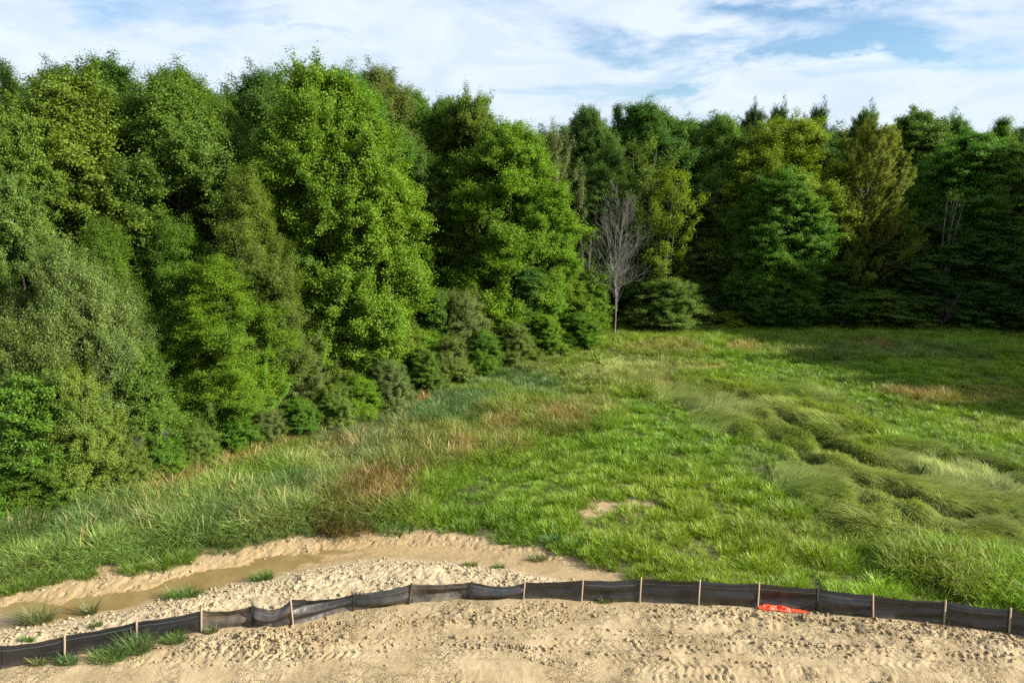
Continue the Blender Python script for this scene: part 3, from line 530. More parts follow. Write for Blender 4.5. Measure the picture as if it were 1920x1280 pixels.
for i, a in enumerate([
 (68, 1155, 80, .75, OG, 'large pale green grass clump beside the lower left end of the puddle'), (168, 1138, 26, .6, OG, 'thin wispy grass clump at the near edge of the lower puddle'),
 (345, 1108, 92, .5, GR, 'broad green grass mound between the two puddles'), (492, 1078, 50, .45, GR, 'small round green grass clump on the near bank of the main puddle'),
 (205, 1235, 90, .45, GR, 'wide green grass clump in front of the fence between its left stakes'), (258, 1222, 60, .8, (.12, .2, .05), 'tallest green grass clump in front of the fence, hiding the foot of a stake'), (328, 1203, 52, .4, GR, 'green grass clump in front of the fence just left of a white clod'),
 (75, 1245, 36, .4, OG, 'small yellowish grass clump in front of the fence near the left edge of the photo'), (128, 1243, 50, .35, (.09, .17, .05), 'low leafy weed clump at the foot of the leftmost visible stake'),
 (398, 1186, 26, .3, OG, 'sparse thin grass sprig in front of the mud stained fabric panel'), (52, 1205, 26, .25, GR, 'tiny green grass sprig behind the left end of the fence'), (180, 1178, 24, .25, OG, 'tiny olive grass sprig on the pale soil behind the fence on the left'),
 (882, 1060, 34, .25, OG, 'low olive grass clump on the mud behind the fence, left of the other two'), (934, 1063, 26, .25, GR, 'small green grass clump on the mud just right of another low clump'), (1010, 1045, 36, .3, OG, 'small yellow green grass clump near the tip of the meadow grass'), (1137, 1128, 30, .3, OG, 'sparse sprig of grass in front of the fence at the middle of the photo')]):
    clump(*a, seed=i*5)
for i, (px, py, w_, h_) in enumerate([(250, 1068, 60, .5), (300, 1060, 60, .5), (340, 1050, 60, .55), (100, 1085, 60, .45), (55, 1096, 60, .4), (160, 1078, 60, .4), (15, 1105, 40, .4), (1040, 1020, 60, .4), (1075, 1030, 40, .35), (740, 992, 90, .4)]):
    clump(px, py, w_, h_, (.12, .22, .012) if i < 7 else (.07, .18, .02), ['bright yellow green grass clump at the foot of the tall reeds, leftmost but three', 'bright yellow green grass clump at the foot of the tall reeds, between two like it', 'bright yellow green grass clump at the right end of the row under the reeds', 'bright green clump under the reeds left of a gap of bare mud', 'bright green clump on the mud near the left edge of the photo', 'low bright green clump under the reeds right of the far left ones', 'yellow green clump at the extreme left edge of the photo by the mud', 'rounded green clump on the tongue of meadow grass above the bare mud', 'small green clump at the right of the tongue of meadow grass', 'dark green clump in front of the brown tangled grass'][i], seed=i*7+900, kind='short')
# ------------------------------------------------------------------ trees
def unit(a): return a/np.maximum(np.linalg.norm(a, axis=-1, keepdims=True), 1e-9)
def leaves(P, D, L, Wd, seed, up=.8, out=None, droop=0.0, grp=None, trirate=0):
    r = np.random.default_rng(seed); n = len(P)
    nrm = unit(r.standard_normal((n, 3))*.50+np.array([0, 0, up])+(0 if out is None else out*.45))
    d = unit(D*.7+r.standard_normal((n, 3))*.8+np.array([0, 0, -droop])); d = unit(d-nrm*np.sum(d*nrm, 1, keepdims=True)); s = np.cross(nrm, d)
    l = (L*(.6+.8*r.random(n)))[:, None]; w = (Wd*(.6+.8*r.random(n)))[:, None]; f = nrm*w*.28
    V = np.stack([P-d*l*.45, P+s*w*.5+f+d*l*.05, P+d*l*.55-nrm*l*.12, P-s*w*.5+f+d*l*.05], 1).reshape(-1, 3)
    Q = np.arange(n*4).reshape(n, 4); lv = np.stack([r.random(n), np.zeros(n) if grp is None else grp, r.random(n), np.ones(n)], 1); return V, Q, lv
def tree_proto(name, seed, H=18, R=4.2, cb=.06, nl=62, n2=15, n3=5, nlf=10, L=.17, Wd=.14, shoot=.5, rise=1.0, len2=.30, cr=.24, flat=.82, prof='oval', wild=.25, trunk_r=.22, droop=.1, leafm=None, barkm=None, lean=(0, 0), topshoots=10, up=.8, stems=1, wind=(0, 0, 0), lobes=0, lr=.42):
    r = np.random.default_rng(seed); P = {'oval': lambda t: np.sin(np.clip(t, 0, 1)**.75*pi)**.62*(1-.25*t)+.02, 'crown': lambda t: (1-np.clip(t, 0, 1)**4.2)**.72*(.74+.26*np.clip(t*2, 0, 1)), 'round': lambda t: (1-np.clip(t, 0, 1)**4.5)**.7*(.85+.15*np.clip(t*3, 0, 1)), 'dome': lambda t: (1-np.clip(t, 0, 1)**2.6)**.6*(.82+.18*t),
        'cone': lambda t: (1-t)**.8*(.4+.6*np.clip(t*6, 0, 1)), 'vase': lambda t: (.35+.65*np.clip(t*1.5, 0, 1))*(1-np.clip(t, 0, 1)**4)**.5, 'bush': lambda t: (1-np.clip(t, 0, 1)**2.2)**.55*(.8+.2*np.clip(t*3, 0, 1))}[prof]
    L, Wd, nlf, cr = L*.58, Wd*.58, int(nlf*2.7), cr*.74; tt = np.sort(r.random(400)); pr = P(tt)+.12+.55*(tt > .86); tz = np.interp((np.arange(nl)+.5)/nl, np.cumsum(pr)/pr.sum(), tt)
    az_ = np.arange(nl)*2.39996+r.normal(0, .35, nl); lob = 1+wild*np.sin(az_*3+r.random()*6+tz*5)+wild*r.normal(0, .8, nl); full = r.random(nl)**.5*.35+.65
    rad = np.maximum(R*P(tz)*lob*full, .15); zE = H*(cb+(1-cb)*tz)*(1+r.normal(0, .012, nl)); lx, ly = lean
    E = np.stack([rad*np.cos(az_)+lx*zE/H, rad*np.sin(az_)+ly*zE/H, zE], 1)
    z0 = np.clip(zE-rise*rad*(.55+.4*r.random(nl))-.04*H*tz, H*.02, H*.93); b0 = np.sin(z0*.5+seed)*.012*H*0
    S = np.stack([lx*z0/H+b0, ly*z0/H+b0*0, z0], 1)
    if stems > 1:
        sa = r.integers(0, stems, nl)*2*pi/stems; S[:, 0] += np.cos(sa)*R*.28*z0/H*1.5; S[:, 1] += np.sin(sa)*R*.28*z0/H*1.5
    Cc = S*.45+E*.55; Cc[:, 2] = S[:, 2]+(E[:, 2]-S[:, 2])*.38
    bz = lambda s: (1-s)**2*S[li]+2*s*(1-s)*Cc[li]+s*s*E[li]
    nn = np.maximum(3, (n2*(.35+.75*rad/R)*(.8+.4*r.random(nl))).astype(int)); li = np.repeat(np.arange(nl), nn); s2 = (.22+.78*r.random(len(li))**.62)[:, None]
    P2 = bz(s2); T2 = unit(2*(1-s2)*(Cc[li]-S[li])+2*s2*(E[li]-Cc[li])); D = r.standard_normal((len(li), 3)); D = unit(D-T2*np.sum(D*T2, 1, keepdims=True)); D[:, 2] *= flat
    D2 = unit(D*.85+T2*.75+np.array([0, 0, shoot])+np.array(wind)); L2 = len2*R*(1.15-.7*s2[:, 0])*(.5+.8*r.random(len(li)))
    if lobes:                                          # rounded masses of foliage, each carried by its own limb
        q = lobes; tl = np.interp((np.arange(q)+.5)/q, np.cumsum(pr)/pr.sum(), tt); al = np.arange(q)*2.39996+r.normal(0, .4, q); rl_ = R*lr*(.75+.5*r.random(q))
        rr_ = np.maximum(R*P(tl)*(1+wild*r.normal(0, .6, q))-rl_*.75, 0); hl = H*(cb+(1-cb)*tl)-rl_*.6; hl = np.maximum(hl, rl_*.8)
        rr_[-1] *= .2; hl[-1] = H-rl_[-1]*1.0; nl = q; E = np.stack([rr_*np.cos(al)+lx*hl/H, rr_*np.sin(al)+ly*hl/H, hl], 1); rad = rr_+.5; tz = tl
        zs = np.clip(hl-rise*rr_*.9-rl_*.3, H*.02, H*.9); S = np.stack([lx*zs/H, ly*zs/H, zs], 1); Cc = S*.45+E*.55; Cc[:, 2] = S[:, 2]+(hl-zs)*.4
        ns = np.maximum(20, (n2*5.2*(rl_/(R*lr))**2)).astype(int); li = np.repeat(np.arange(q), ns); dr = unit(r.standard_normal((len(li), 3))+np.array([0, 0, .35])+unit(E*np.array([1, 1, 0]))[li]*.55)
        b1 = .98+.40*np.sin(dr[:, 0]*4.3+li)*np.sin(dr[:, 1]*4.3+2*li+dr[:, 2]*3)+.20*r.standard_normal(len(li)); b1 = np.maximum(b1, .25)+(r.random(len(li)) < .09)*.6; D2 = unit(dr+np.array([0, 0, .15+shoot*.85])+np.array(wind)); sq = np.array([1, 1, 1.5])
        P2 = E[li]+dr*sq*(rl_[li]*(.30+.25*r.random(len(li))))[:, None]; L2 = rl_[li]*.74*b1; s2 = r.random((len(li), 1))
    # long leafy shoots breaking out of the crown outline
    ks = np.argsort(-tz)[:max(1, nl//3)]; ks = ks[r.integers(0, len(ks), topshoots)]
    P2 = np.concatenate([P2, E[ks], E]); D2 = np.concatenate([D2, unit(np.array([0, 0, 1.])+r.normal(0, .18, (topshoots, 3))+np.array(wind)*.5), unit(unit(E-Cc)+np.array([0, 0, shoot*.8])+np.array(wind))])
    L2 = np.concatenate([L2, R*(.15+.22*r.random(topshoots)), len2*R*.6*(.5+.8*r.random(nl))]); li = np.concatenate([li, ks, np.arange(nl)])
    m3 = np.maximum(2, (n3*L2/(len2*R*.6)).astype(int)); i3 = np.repeat(np.arange(len(P2)), m3); v = (.12+.95*r.random(len(i3)))[:, None]
    Cn = P2[i3]+D2[i3]*L2[i3][:, None]*v+r.standard_normal((len(i3), 3))*cr*.40
    i4 = np.repeat(np.arange(len(Cn)), nlf); off = r.standard_normal((len(i4), 3))*cr*np.array([1, 1, flat])*.8+D2[i3][i4]*(r.standard_normal((len(i4), 1))*cr*.9)
    LP = Cn[i4]+off; grp = r.random(nl)[li][i3][i4]*.6+r.random(len(Cn))[i4]*.4
    outw = unit(np.stack([LP[:, 0], LP[:, 1], LP[:, 2]*0+.3], 1)); ok = LP[:, 2] > .05
    V, Q, lv = leaves(LP[ok], D2[i3][i4][ok], L, Wd, seed+5, up, outw[ok], droop, grp[ok])
    crown = mesh(name+'_crown', V, Q, mats=[leafm or M_leaf], attrs={'lv': ('FACE', 'FLOAT_COLOR', lv)})
    parts = []
    for sidx in range(stems):
        zt = np.linspace(-.3, H*.93, 14); a_ = sidx*2*pi/stems; k_ = (R*.28*1.5 if stems > 1 else 0)
        pp = np.stack([lx*zt/H+np.cos(a_)*k_*zt/H+.05*np.sin(zt*.8+sidx+seed), ly*zt/H+np.sin(a_)*k_*zt/H+.05*np.cos(zt*.7+seed), zt], 1)
        parts.append(polytube(pp, trunk_r*(1-zt.clip(0)/H)**.9/(stems**.4)+.012+.25*trunk_r*np.exp(-zt.clip(0)/.3), 8))
    pts = np.stack([(1-s)**2*S+2*s*(1-s)*Cc+s*s*E for s in np.linspace(0, 1, 6)], 1); rl = (trunk_r*.32*(rad/R*.7+.3))
    for j in range(5): parts.append(tubes(pts[:, j], pts[:, j+1], rl*(1-j/5.5), rl*(1-(j+1)/5.5), 5))
    parts.append(tubes(P2, P2+D2*L2[:, None]*.95, rl[li]*.35+.003, rl[li]*0+.003, 3))
    V, Q = merge(parts); return crown, mesh(name+'_trunk', V, Q, mats=[barkm or M_bark], smooth=True)
def skeleton(name, seed, H, n0, spread, barkm, twig=True, r0=.10, droopy=0, fork=.22):
    r = np.random.default_rng(seed); A, B, ra, rb = [], [], [], []
    def grow(p, d, l, rad, depth):
        n = 5 if depth < 2 else 3
        for i in range(n):
            q = p+d*l/n; A.append(p.copy()); B.append(q.copy()); r1 = max(rad*(1-(i+1)/n*.72), .0036); ra.append(max(rad*(1-i/n*.72), .004)); rb.append(r1)
            p = q; d = unit(d+r.normal(0, .05+.03*depth, 3)+np.array([0, 0, .09-(droopy*.1 if depth > 1 else 0)]))
            if depth < 4 and i >= (0 if depth else 0):
                for _ in range({0: 3, 1: 2, 2: 2, 3: 1}[depth]):
                    if r.random() < .82:
                        a = r.random()*2*pi; side = unit(np.cross(d, [np.cos(a), np.sin(a), .1])); grow(p-d*l/n*r.random(), unit(d*(.75+.3*r.random())+side*(.24+.26*r.random())), l*(.42+.2*r.random())*(1-.10*i), r1*.52, depth+1)
    for k in range(n0):
        a = k*2*pi/n0+r.random(); z0 = H*fork*(.7+.5*r.random()); grow(np.array([0, 0, z0]), unit(np.array([np.cos(a)*spread, np.sin(a)*spread, 1])), (H-z0)*(.80+.2*r.random()), r0*.62, 1 if k else 0)
    for k in range(n0*2):                              # lower side limbs
        a = k*2.4+r.random(); z0 = H*(.18+.3*r.random()); grow(np.array([0, 0, z0]), unit(np.array([np.cos(a), np.sin(a), .55-.5*droopy-.3*(k % 2)])), H*.26, r0*.3, 2)
    zt = np.linspace(-.3, H*.6, 9); parts = [polytube(np.stack([.04*np.sin(zt), .03*np.cos(zt*1.3), zt], 1), r0*(1.1-.7*zt.clip(0)/(H*.6)), 8), tubes(A, B, ra, rb, 4)]
    V, Q = merge(parts); print(name, 'twigs', len(A)); k = H/max(V[:, 2].max(), 1); V = V*np.array([k, k, k]); return mesh(name, V, Q, mats=[barkm], smooth=True)
PR = {
 'mapleA': tree_proto('m1', 11, lobes=44, lr=.31, H=18, R=4.3, nl=100, n2=17, cb=.04, prof='crown', len2=.27, shoot=.75, n3=6),
 'mapleB': tree_proto('m2', 12, lobes=38, lr=.33, H=18, R=3.5, nl=78, n2=14, cb=.05, prof='crown', shoot=.9),
 'mapleC': tree_proto('m3', 13, lobes=38, lr=.32, H=18, R=3.9, nl=80, n2=14, cb=.04, prof='dome', wild=.32, shoot=.5, flat=.65, L=.19, Wd=.16),
 'ash': tree_proto('a1', 21, lobes=32, lr=.36, H=16, R=3.0, nl=66, n2=13, cb=.05, L=.17, Wd=.075, shoot=.55, droop=.35, cr=.26, wild=.3),
 'tall': tree_proto('t1', 31, lobes=26, lr=.42, H=18, R=2.4, nl=70, n2=11, cb=.12, prof='vase', shoot=1.1, rise=1.7, L=.14, Wd=.11, topshoots=26, wild=.3),
 'poplar': tree_proto('t2', 32, H=18, R=2.2, nl=66, n2=12, cb=.1, prof='cone', shoot=1.0, rise=1.6, L=.13, Wd=.10, topshoots=18, wild=.35),
 'dark': tree_proto('d1', 41, lobes=34, lr=.32, H=17, R=3.6, nl=66, n2=14, cb=.12, prof='dome', shoot=.4, flat=.65, L=.18, Wd=.15, wild=.34, nlf=9),
 'willow': tree_proto('w1', 51, lobes=46, lr=.27, H=9, R=4.2, nl=110, n2=19, cb=.02, prof='round', shoot=.55, rise=.7, L=.15, Wd=.065, cr=.22, n3=6, nlf=11, leafm=M_wil, trunk_r=.12, topshoots=14, barkm=M_dark, len2=.22, wild=.12),
 'willowB': tree_proto('w2', 52, H=9, R=3.2, nl=64, n2=14, cb=.02, prof='round', shoot=.9, rise=1.1, L=.16, Wd=.05, cr=.17, n3=6, nlf=10, leafm=M_wil, trunk_r=.12, topshoots=14, barkm=M_dark, len2=.24, wild=.18),
 'bushA': tree_proto('b1', 61, lobes=18, lr=.38, H=5, R=2.3, nl=60, n2=13, cb=.0, prof='bush', shoot=.5, rise=.8, L=.105, Wd=.06, cr=.14, n3=5, nlf=10, trunk_r=.07, topshoots=24, stems=4, len2=.28, wild=.26, leafm=M_wil),
 'bushB': tree_proto('b2', 62, lobes=15, lr=.40, H=5, R=2.1, nl=52, n2=12, cb=.0, prof='dome', shoot=.45, flat=.7, rise=.9, L=.14, Wd=.10, cr=.15, n3=5, nlf=9, trunk_r=.07, topshoots=16, stems=3, len2=.3, wild=.3),
 'bushC': tree_proto('b3', 63, lobes=16, lr=.42, H=6, R=1.9, nl=48, n2=12, cb=.0, prof='oval', shoot=.6, rise=1.2, L=.16, Wd=.075, cr=.16, n3=5, nlf=9, trunk_r=.06, topshoots=16, stems=2, len2=.32, droop=.4, wild=.3),
 'young': tree_proto('y1', 71, H=9, R=1.8, nl=46, n2=10, cb=.02, prof='cone', shoot=.6, rise=1.1, L=.15, Wd=.11, cr=.16, n3=5, nlf=9, trunk_r=.09, topshoots=10, len2=.32, wild=.25),
 'plume': tree_proto('p1', 81, H=15, R=4.0, nl=110, n2=16, cb=.22, prof='dome', shoot=.9, rise=1.3, L=.15, Wd=.065, cr=.10, n3=11, nlf=8, len2=.36, wild=.15, topshoots=50, wind=(.55, 0, .35)),
 'sparse': tree_proto('s1', 91, H=14, R=1.9, nl=36, n2=7, cb=.22, prof='vase', shoot=.8, rise=1.8, L=.16, Wd=.12, cr=.22, n3=4, nlf=7, trunk_r=.10, topshoots=8, stems=3, wild=.4),
 'thin': tree_proto('s2', 92, H=12, R=1.1, nl=34, n2=4, cb=.18, prof='vase', shoot=.9, rise=2.2, L=.11, Wd=.07, cr=.16, n3=2, nlf=4, trunk_r=.07, topshoots=4, stems=4, wild=.4, barkm=M_dead),
}
PH = dict(mapleA=(18, 4.3), mapleB=(18, 3.5), mapleC=(18, 3.9), ash=(16, 3.0), tall=(18, 2.4), poplar=(18, 2.2), dark=(17, 3.6), willow=(9, 4.2), willowB=(9, 3.2), bushA=(5, 2.3), bushB=(5, 2.1), bushC=(6, 1.9), young=(9, 1.8), plume=(15, 4.0), sparse=(14, 1.9), thin=(12, 1.1))
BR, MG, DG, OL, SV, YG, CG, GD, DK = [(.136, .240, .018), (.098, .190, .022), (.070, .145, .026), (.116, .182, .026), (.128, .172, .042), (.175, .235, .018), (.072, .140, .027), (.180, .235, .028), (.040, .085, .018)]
NM = dict(willow='willow_shrub', willowB='willow_shrub', bushA='bush', bushB='bush', bushC='bush', young='young_tree', sparse='sparse_tree', thin='sparse_tree', plume='plumed_tree')
trng = np.random.default_rng(17)
def tree(kind, px, top, Y, wpx, tint, label, group=None, rot=None, base=0.0):
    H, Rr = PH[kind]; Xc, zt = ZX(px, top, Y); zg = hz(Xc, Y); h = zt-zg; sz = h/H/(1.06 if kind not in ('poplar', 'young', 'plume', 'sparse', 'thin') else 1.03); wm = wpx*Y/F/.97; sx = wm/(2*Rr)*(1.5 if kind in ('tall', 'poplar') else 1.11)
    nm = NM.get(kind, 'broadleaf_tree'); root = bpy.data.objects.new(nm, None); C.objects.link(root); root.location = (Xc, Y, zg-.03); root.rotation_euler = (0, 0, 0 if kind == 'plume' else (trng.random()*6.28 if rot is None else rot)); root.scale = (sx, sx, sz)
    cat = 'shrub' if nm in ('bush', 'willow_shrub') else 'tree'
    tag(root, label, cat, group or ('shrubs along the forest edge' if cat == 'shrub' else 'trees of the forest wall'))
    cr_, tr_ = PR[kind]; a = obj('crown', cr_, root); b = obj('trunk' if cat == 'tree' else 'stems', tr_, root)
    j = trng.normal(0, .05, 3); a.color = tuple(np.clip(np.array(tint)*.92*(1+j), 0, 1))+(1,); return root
T_ = tree
# --- left wall, tall trees (back to front)
T_('tall', 190, 88, 43, 120, DG, 'dark pointed tree standing tallest behind the olive crown near the upper left corner')
T_('tall', 105, 100, 44, 90, CG, 'airy tree top showing behind the olive crown, left of the dark pointed one')
T_('poplar', 5, 108, 38, 110, DG, 'tree with a shoot-tipped top at the extreme upper left edge of the photo')
T_('mapleC', 120, 122, 33, 265, OL, 'broad olive green tree filling the upper left, with a domed crown')
T_('mapleC', 20, 190, 30, 170, OL, 'olive green tree cut by the left edge, above the silvery willow crown')
T_('tall', 330, 104, 41, 120, MG, 'tree with upright shoots on top behind the mid green crown at upper left')
T_('mapleB', 305, 128, 34, 225, MG, 'mid green tall tree between the olive dome and the big bright tree')
T_('mapleB', 410, 172, 36, 130, OL, 'narrow olive tree dipping in the skyline just left of the big bright tree')
T_('tall', 488, 108, 42, 100, CG, 'cool green shoot-topped tree peeping over the left shoulder of the big bright tree')
T_('ash', 455, 300, 31, 150, OL, 'pale olive tree with drooping boughs between the mid green and the big bright tree')
T_('tall', 640, 108, 43, 120, MG, 'shoot-topped tree directly behind the crown of the big bright tree')
T_('mapleA', 592, 104, 36, 250, BR, 'biggest bright green tree of the left wall, with a rounded sunlit right side')
T_('mapleB', 680, 225, 37.5, 130, BR, 'bright green tree forming the sunlit right flank of the big tree')
T_('mapleB', 505, 215, 34.5, 120, MG, 'mid green tree in front of the left half of the big bright tree')
T_('tall', 706, 104, 48, 85, SV, 'slim greyish tree rising alone to the right of the big bright tree')
T_('mapleB', 772, 158, 50, 120, MG, 'mid green tree just right of the slim greyish one on the skyline')
T_('mapleB', 830, 170, 51, 100, MG, 'small topped green tree in the skyline dip left of the rounded one')
T_('dark', 770, 270, 47, 140, DG, 'dark shaded tree in the deep gap right of the big bright tree')
T_('mapleA', 880, 166, 49, 165, MG, 'rounded mid green tree highest on the middle skyline')
T_('mapleB', 955, 216, 47, 190, BR, 'bright yellow green tree sloping down right of the rounded middle tree')
T_('willowB', 1040, 236, 52, 120, SV, 'greyish green narrow tree right of the bright sloping tree')
T_('mapleB', 1000, 330, 47.5, 120, BR, 'bright green lower tree in front of the sloping bright tree')
# --- right wall tall trees
T_('mapleB', 1105, 188, 60, 105, CG, 'cool green round topped tree left of the twin spiky tops at the middle right')
T_('poplar', 1160, 190, 64, 60, DG, 'slender dark shoot between the round top and the spiky top')
T_('tall', 1212, 178, 63, 110, CG, 'dark spiky topped tree highest on the skyline above the dead tree')
T_('dark', 1120, 300, 56, 130, DG, 'dark green tree directly behind the top of the bare dead tree')
T_('ash', 1150, 260, 57, 100, CG, 'cool green tree above and left of the bare dead tree')
T_('sparse', 1215, 250, 55, 120, OL, 'thin leaved olive tree with visible stems behind the bare dead tree')
T_('sparse', 1258, 310, 53.5, 100, YG, 'sparse yellow green tree with leafy tiers right of the bare dead tree')
T_('dark', 1285, 225, 62, 110, OL, 'dull olive tree on the skyline right of the spiky top')
T_('mapleB', 1358, 205, 61, 110, MG, 'green upright tree left of the wide yellow green crown')
T_('dark', 1415, 195, 70, 70, DK, 'dark rounded top behind the left end of the wide yellow green crown')
T_('dark', 1462, 192, 71, 60, DK, 'small dark top behind the middle of the wide yellow green crown')
T_('dark', 1537, 192, 70, 60, DK, 'small dark top behind the right end of the wide yellow green crown')
T_('mapleA', 1480, 212, 60, 230, YG, 'wide yellow green crown lit from above in the right half of the wall')
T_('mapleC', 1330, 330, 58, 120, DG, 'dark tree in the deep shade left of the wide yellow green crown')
T_('ash', 1420, 300, 57, 120, MG, 'tree with mid green boughs below the left side of the wide crown')
T_('mapleC', 1475, 310, 54.5, 150, MG, 'nearer green tree with bright lit tips in front of the wide crown')
T_('dark', 1627, 198, 72, 75, CG, 'small round top standing behind the golden plumed tree')
T_('plume', 1640, 232, 57, 175, GD, 'golden olive tree with plumes of leaves sweeping up to the right')
T_('mapleC', 1725, 200, 66, 160, MG, 'broad green tree on the skyline right of the golden plumed tree')
T_('dark', 1795, 212, 70, 90, DG, 'dark tree on the skyline right of the broad green one')
T_('mapleC', 1830, 240, 60, 190, MG, 'wide green tree with flat sprays at the right side of the photo')
T_('poplar', 1885, 216, 68, 90, MG, 'loose tree top poking above the wide green tree at far right')
T_('mapleC', 1925, 260, 57, 130, OL, 'olive tree cut by the right edge of the photo')
T_('ash', 1740, 330, 60, 120, MG, 'cool green tree right of and below the golden plumed tree')
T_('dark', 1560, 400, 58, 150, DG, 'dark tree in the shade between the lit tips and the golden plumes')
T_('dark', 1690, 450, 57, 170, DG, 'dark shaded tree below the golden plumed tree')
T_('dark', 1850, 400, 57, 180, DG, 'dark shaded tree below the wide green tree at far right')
T_('mapleB', 1780, 380, 58, 120, CG, 'cool dark tree behind the thin pale stemmed tree at right')
# --- middle layer, left
T_('mapleC', 5, 312, 28, 150, (.125, .185, .040), 'silvery green willow crown at the left edge, above the big willow shrub')
T_('ash', 190, 400, 29.5, 150, MG, 'mid green tree with fine leaves right of the silvery crown at the left edge')
T_('ash', 325, 398, 30.5, 150, MG, 'fine leaved green tree rising above the right end of the big willow shrub')
T_('willow', 112, 468, 26.0, 232, (.118, .165, .034), 'biggest grey green willow shrub bulging at the lower left')
T_('ash', 405, 470, 29.5, 190, BR, 'bright feathery green tree right of the big willow shrub')
T_('willowB', 470, 600, 30, 120, BR, 'rounded bright willow just right of the feathery tree')
T_('mapleC', 520, 440, 34, 160, MG, 'leafy lower tree below the left side of the big bright tree')
T_('willowB', 560, 592, 32.5, 165, SV, 'grey green rounded shrub standing under the big bright tree')
T_('ash', 655, 560, 36.5, 150, BR, 'bright green young tree at the foot of the big bright tree')
T_('bushA', 640, 690, 33.3, 120, OL, 'low dark olive bush right of the grey green rounded shrub')
T_('young', 802, 468, 45, 90, MG, 'small pointed green tree in the deep gap right of the big bright tree')
T_('young', 832, 335, 48, 80, CG, 'cool green pointed tree higher in the deep gap')
T_('ash', 905, 375, 47, 130, DG, 'dark green tree below the rounded middle tree')
T_('mapleC', 945, 440, 46, 150, DG, 'dark leafy tree in front of the sloping bright tree')
T_('bushA', 745, 600, 38.3, 140, OL, 'olive bush at the forest edge right of the bright young tree')
T_('bushC', 690, 640, 36, 110, BR, 'bright green bush wedged between two olive ones at the forest edge')
T_('bushB', 820, 540, 42, 110, MG, 'mid green tall bush above the olive bush in the middle of the edge')
T_('bushA', 870, 545, 41.8, 110, SV, 'pale grey green bush jutting from the edge in the middle of the photo')
T_('bushC', 790, 620, 39.5, 120, BR, 'bright green bush in front of the mid green tall one')
T_('bushB', 940, 590, 44.5, 110, DG, 'dark green bush right of the pale grey green one')
T_('bushA', 1000, 560, 47, 110, OL, 'olive bush at the inner bend of the forest edge')
T_('young', 1020, 470, 48, 110, MG, 'bushy green young tree left of the thin bare-stemmed one')
T_('bushC', 1065, 520, 49, 100, BR, 'bright green bush at the bend just left of the thin bare-stemmed tree')
T_('thin', 1100, 428, 50.5, 60, OL, 'thin brownish tree with bare upright stems left of the dead tree')
T_('bushB', 1104, 505, 50.5, 76, BR, 'bright leafy bush at the foot of the dead tree, on its left')
T_('bushB', 1035, 610, 47.2, 80, MG, 'low green bush at the meadow edge below the bend')
# --- bottom left skirt
T_('bushB', 35, 700, 23.2, 190, MG, 'dark leafy green bush at the left edge under the big willow shrub')
T_('bushA', 130, 690, 23.6, 170, (.125, .200, .024), 'yellow green bush under the big willow shrub')
T_('bushA', 225, 780, 24.6, 110, OL, 'tangled olive bush with bare twigs at the lower left')
T_('bushC', 60, 820, 22.6, 150, MG, 'fresh green bush low down at the left edge')
T_('bushC', 250, 650, 26, 150, OL, 'olive bush between the willow shrub and the feathery tree')
T_('bushC', 325, 770, 27.2, 130, BR, 'bright green bush over the meadow edge, left of a darker one')
T_('bushC', 430, 735, 29.2, 120, MG, 'darker green bush over the meadow edge right of a bright one')
T_('bushA', 375, 690, 28.5, 140, MG, 'green bush tucked behind two others left of the meadow point')
T_('bushA', 520, 700, 31, 130, SV, 'pale olive bush left of the fallen branches')
T_('bushB', 590, 740, 32.5, 110, SV, 'greyish low bush right above the fallen branches')
T_('bushB', 700, 720, 35.2, 110, MG, 'low green bush along the forest edge right of the fallen branches')
T_('bushA', 770, 690, 37.5, 110, SV, 'greyish low bush with a dark hollow under it at mid edge')
T_('bushB', 160, 850, 23.6, 130, (.135, .210, .022), 'yellow green low bush above the reeds at lower left')
for kind, px, top, w, tint, lb in [
 ('bushB', 305, 815, 90, MG, 'low green bush at the forest foot between the tangled olive bush and the meadow point'), ('bushA', 368, 790, 80, OL, 'low olive bush at the forest foot where tan grass meets the trees'), ('bushC', 440, 775, 90, MG, 'low feathery green bush at the forest foot above a tan streak of grass'),
 ('bushA', 500, 762, 80, SV, 'small grey olive bush at the forest foot above the tip of the yellow grass'), ('bushB', 560, 745, 90, MG, 'low leafy bush at the forest foot left of the lower fallen branch'), ('bushA', 622, 722, 90, OL, 'low olive bush overhanging the lower fallen branch'),
 ('bushC', 672, 705, 80, BR, 'low bright bush just above the upper fallen branch'), ('bushA', 728, 675, 90, SV, 'low grey green bush above the orange tan grass patch'), ('bushB', 788, 650, 80, MG, 'low dark leaved bush right of the orange tan grass patch'),
 ('bushA', 842, 632, 80, OL, 'small olive bush at the forest foot above the blue green grass'), ('bushC', 905, 620, 70, MG, 'low green bush at the forest foot where the meadow edge turns right'), ('bushA', 965, 605, 80, OL, 'low olive bush by the dark hollow in the forest edge'),
 ('bushB', 1025, 590, 70, BR, 'low bright leafy bush at the inner end of the meadow'), ('bushC', 1085, 585, 70, MG, 'low green bush below the thin bare-stemmed tree'), ('bushA', 235, 830, 110, OL, 'sprawling olive bush above the reeds at the lower left'),
 ('bushC', 110, 880, 110, MG, 'fresh green low bush reaching into the reeds at the lower left'), ('bushB', 20, 880, 110, MG, 'leafy bush at the left edge just above the reeds')]:
    yb = float(np.interp(px, [0, 150, 300, 400, 520, 650, 760, 850, 960, 1100], [962, 935, 890, 852, 820, 790, 748, 708, 676, 642])); T_(kind, px, top, G(px, yb)[1]-.7, w, tint, lb)
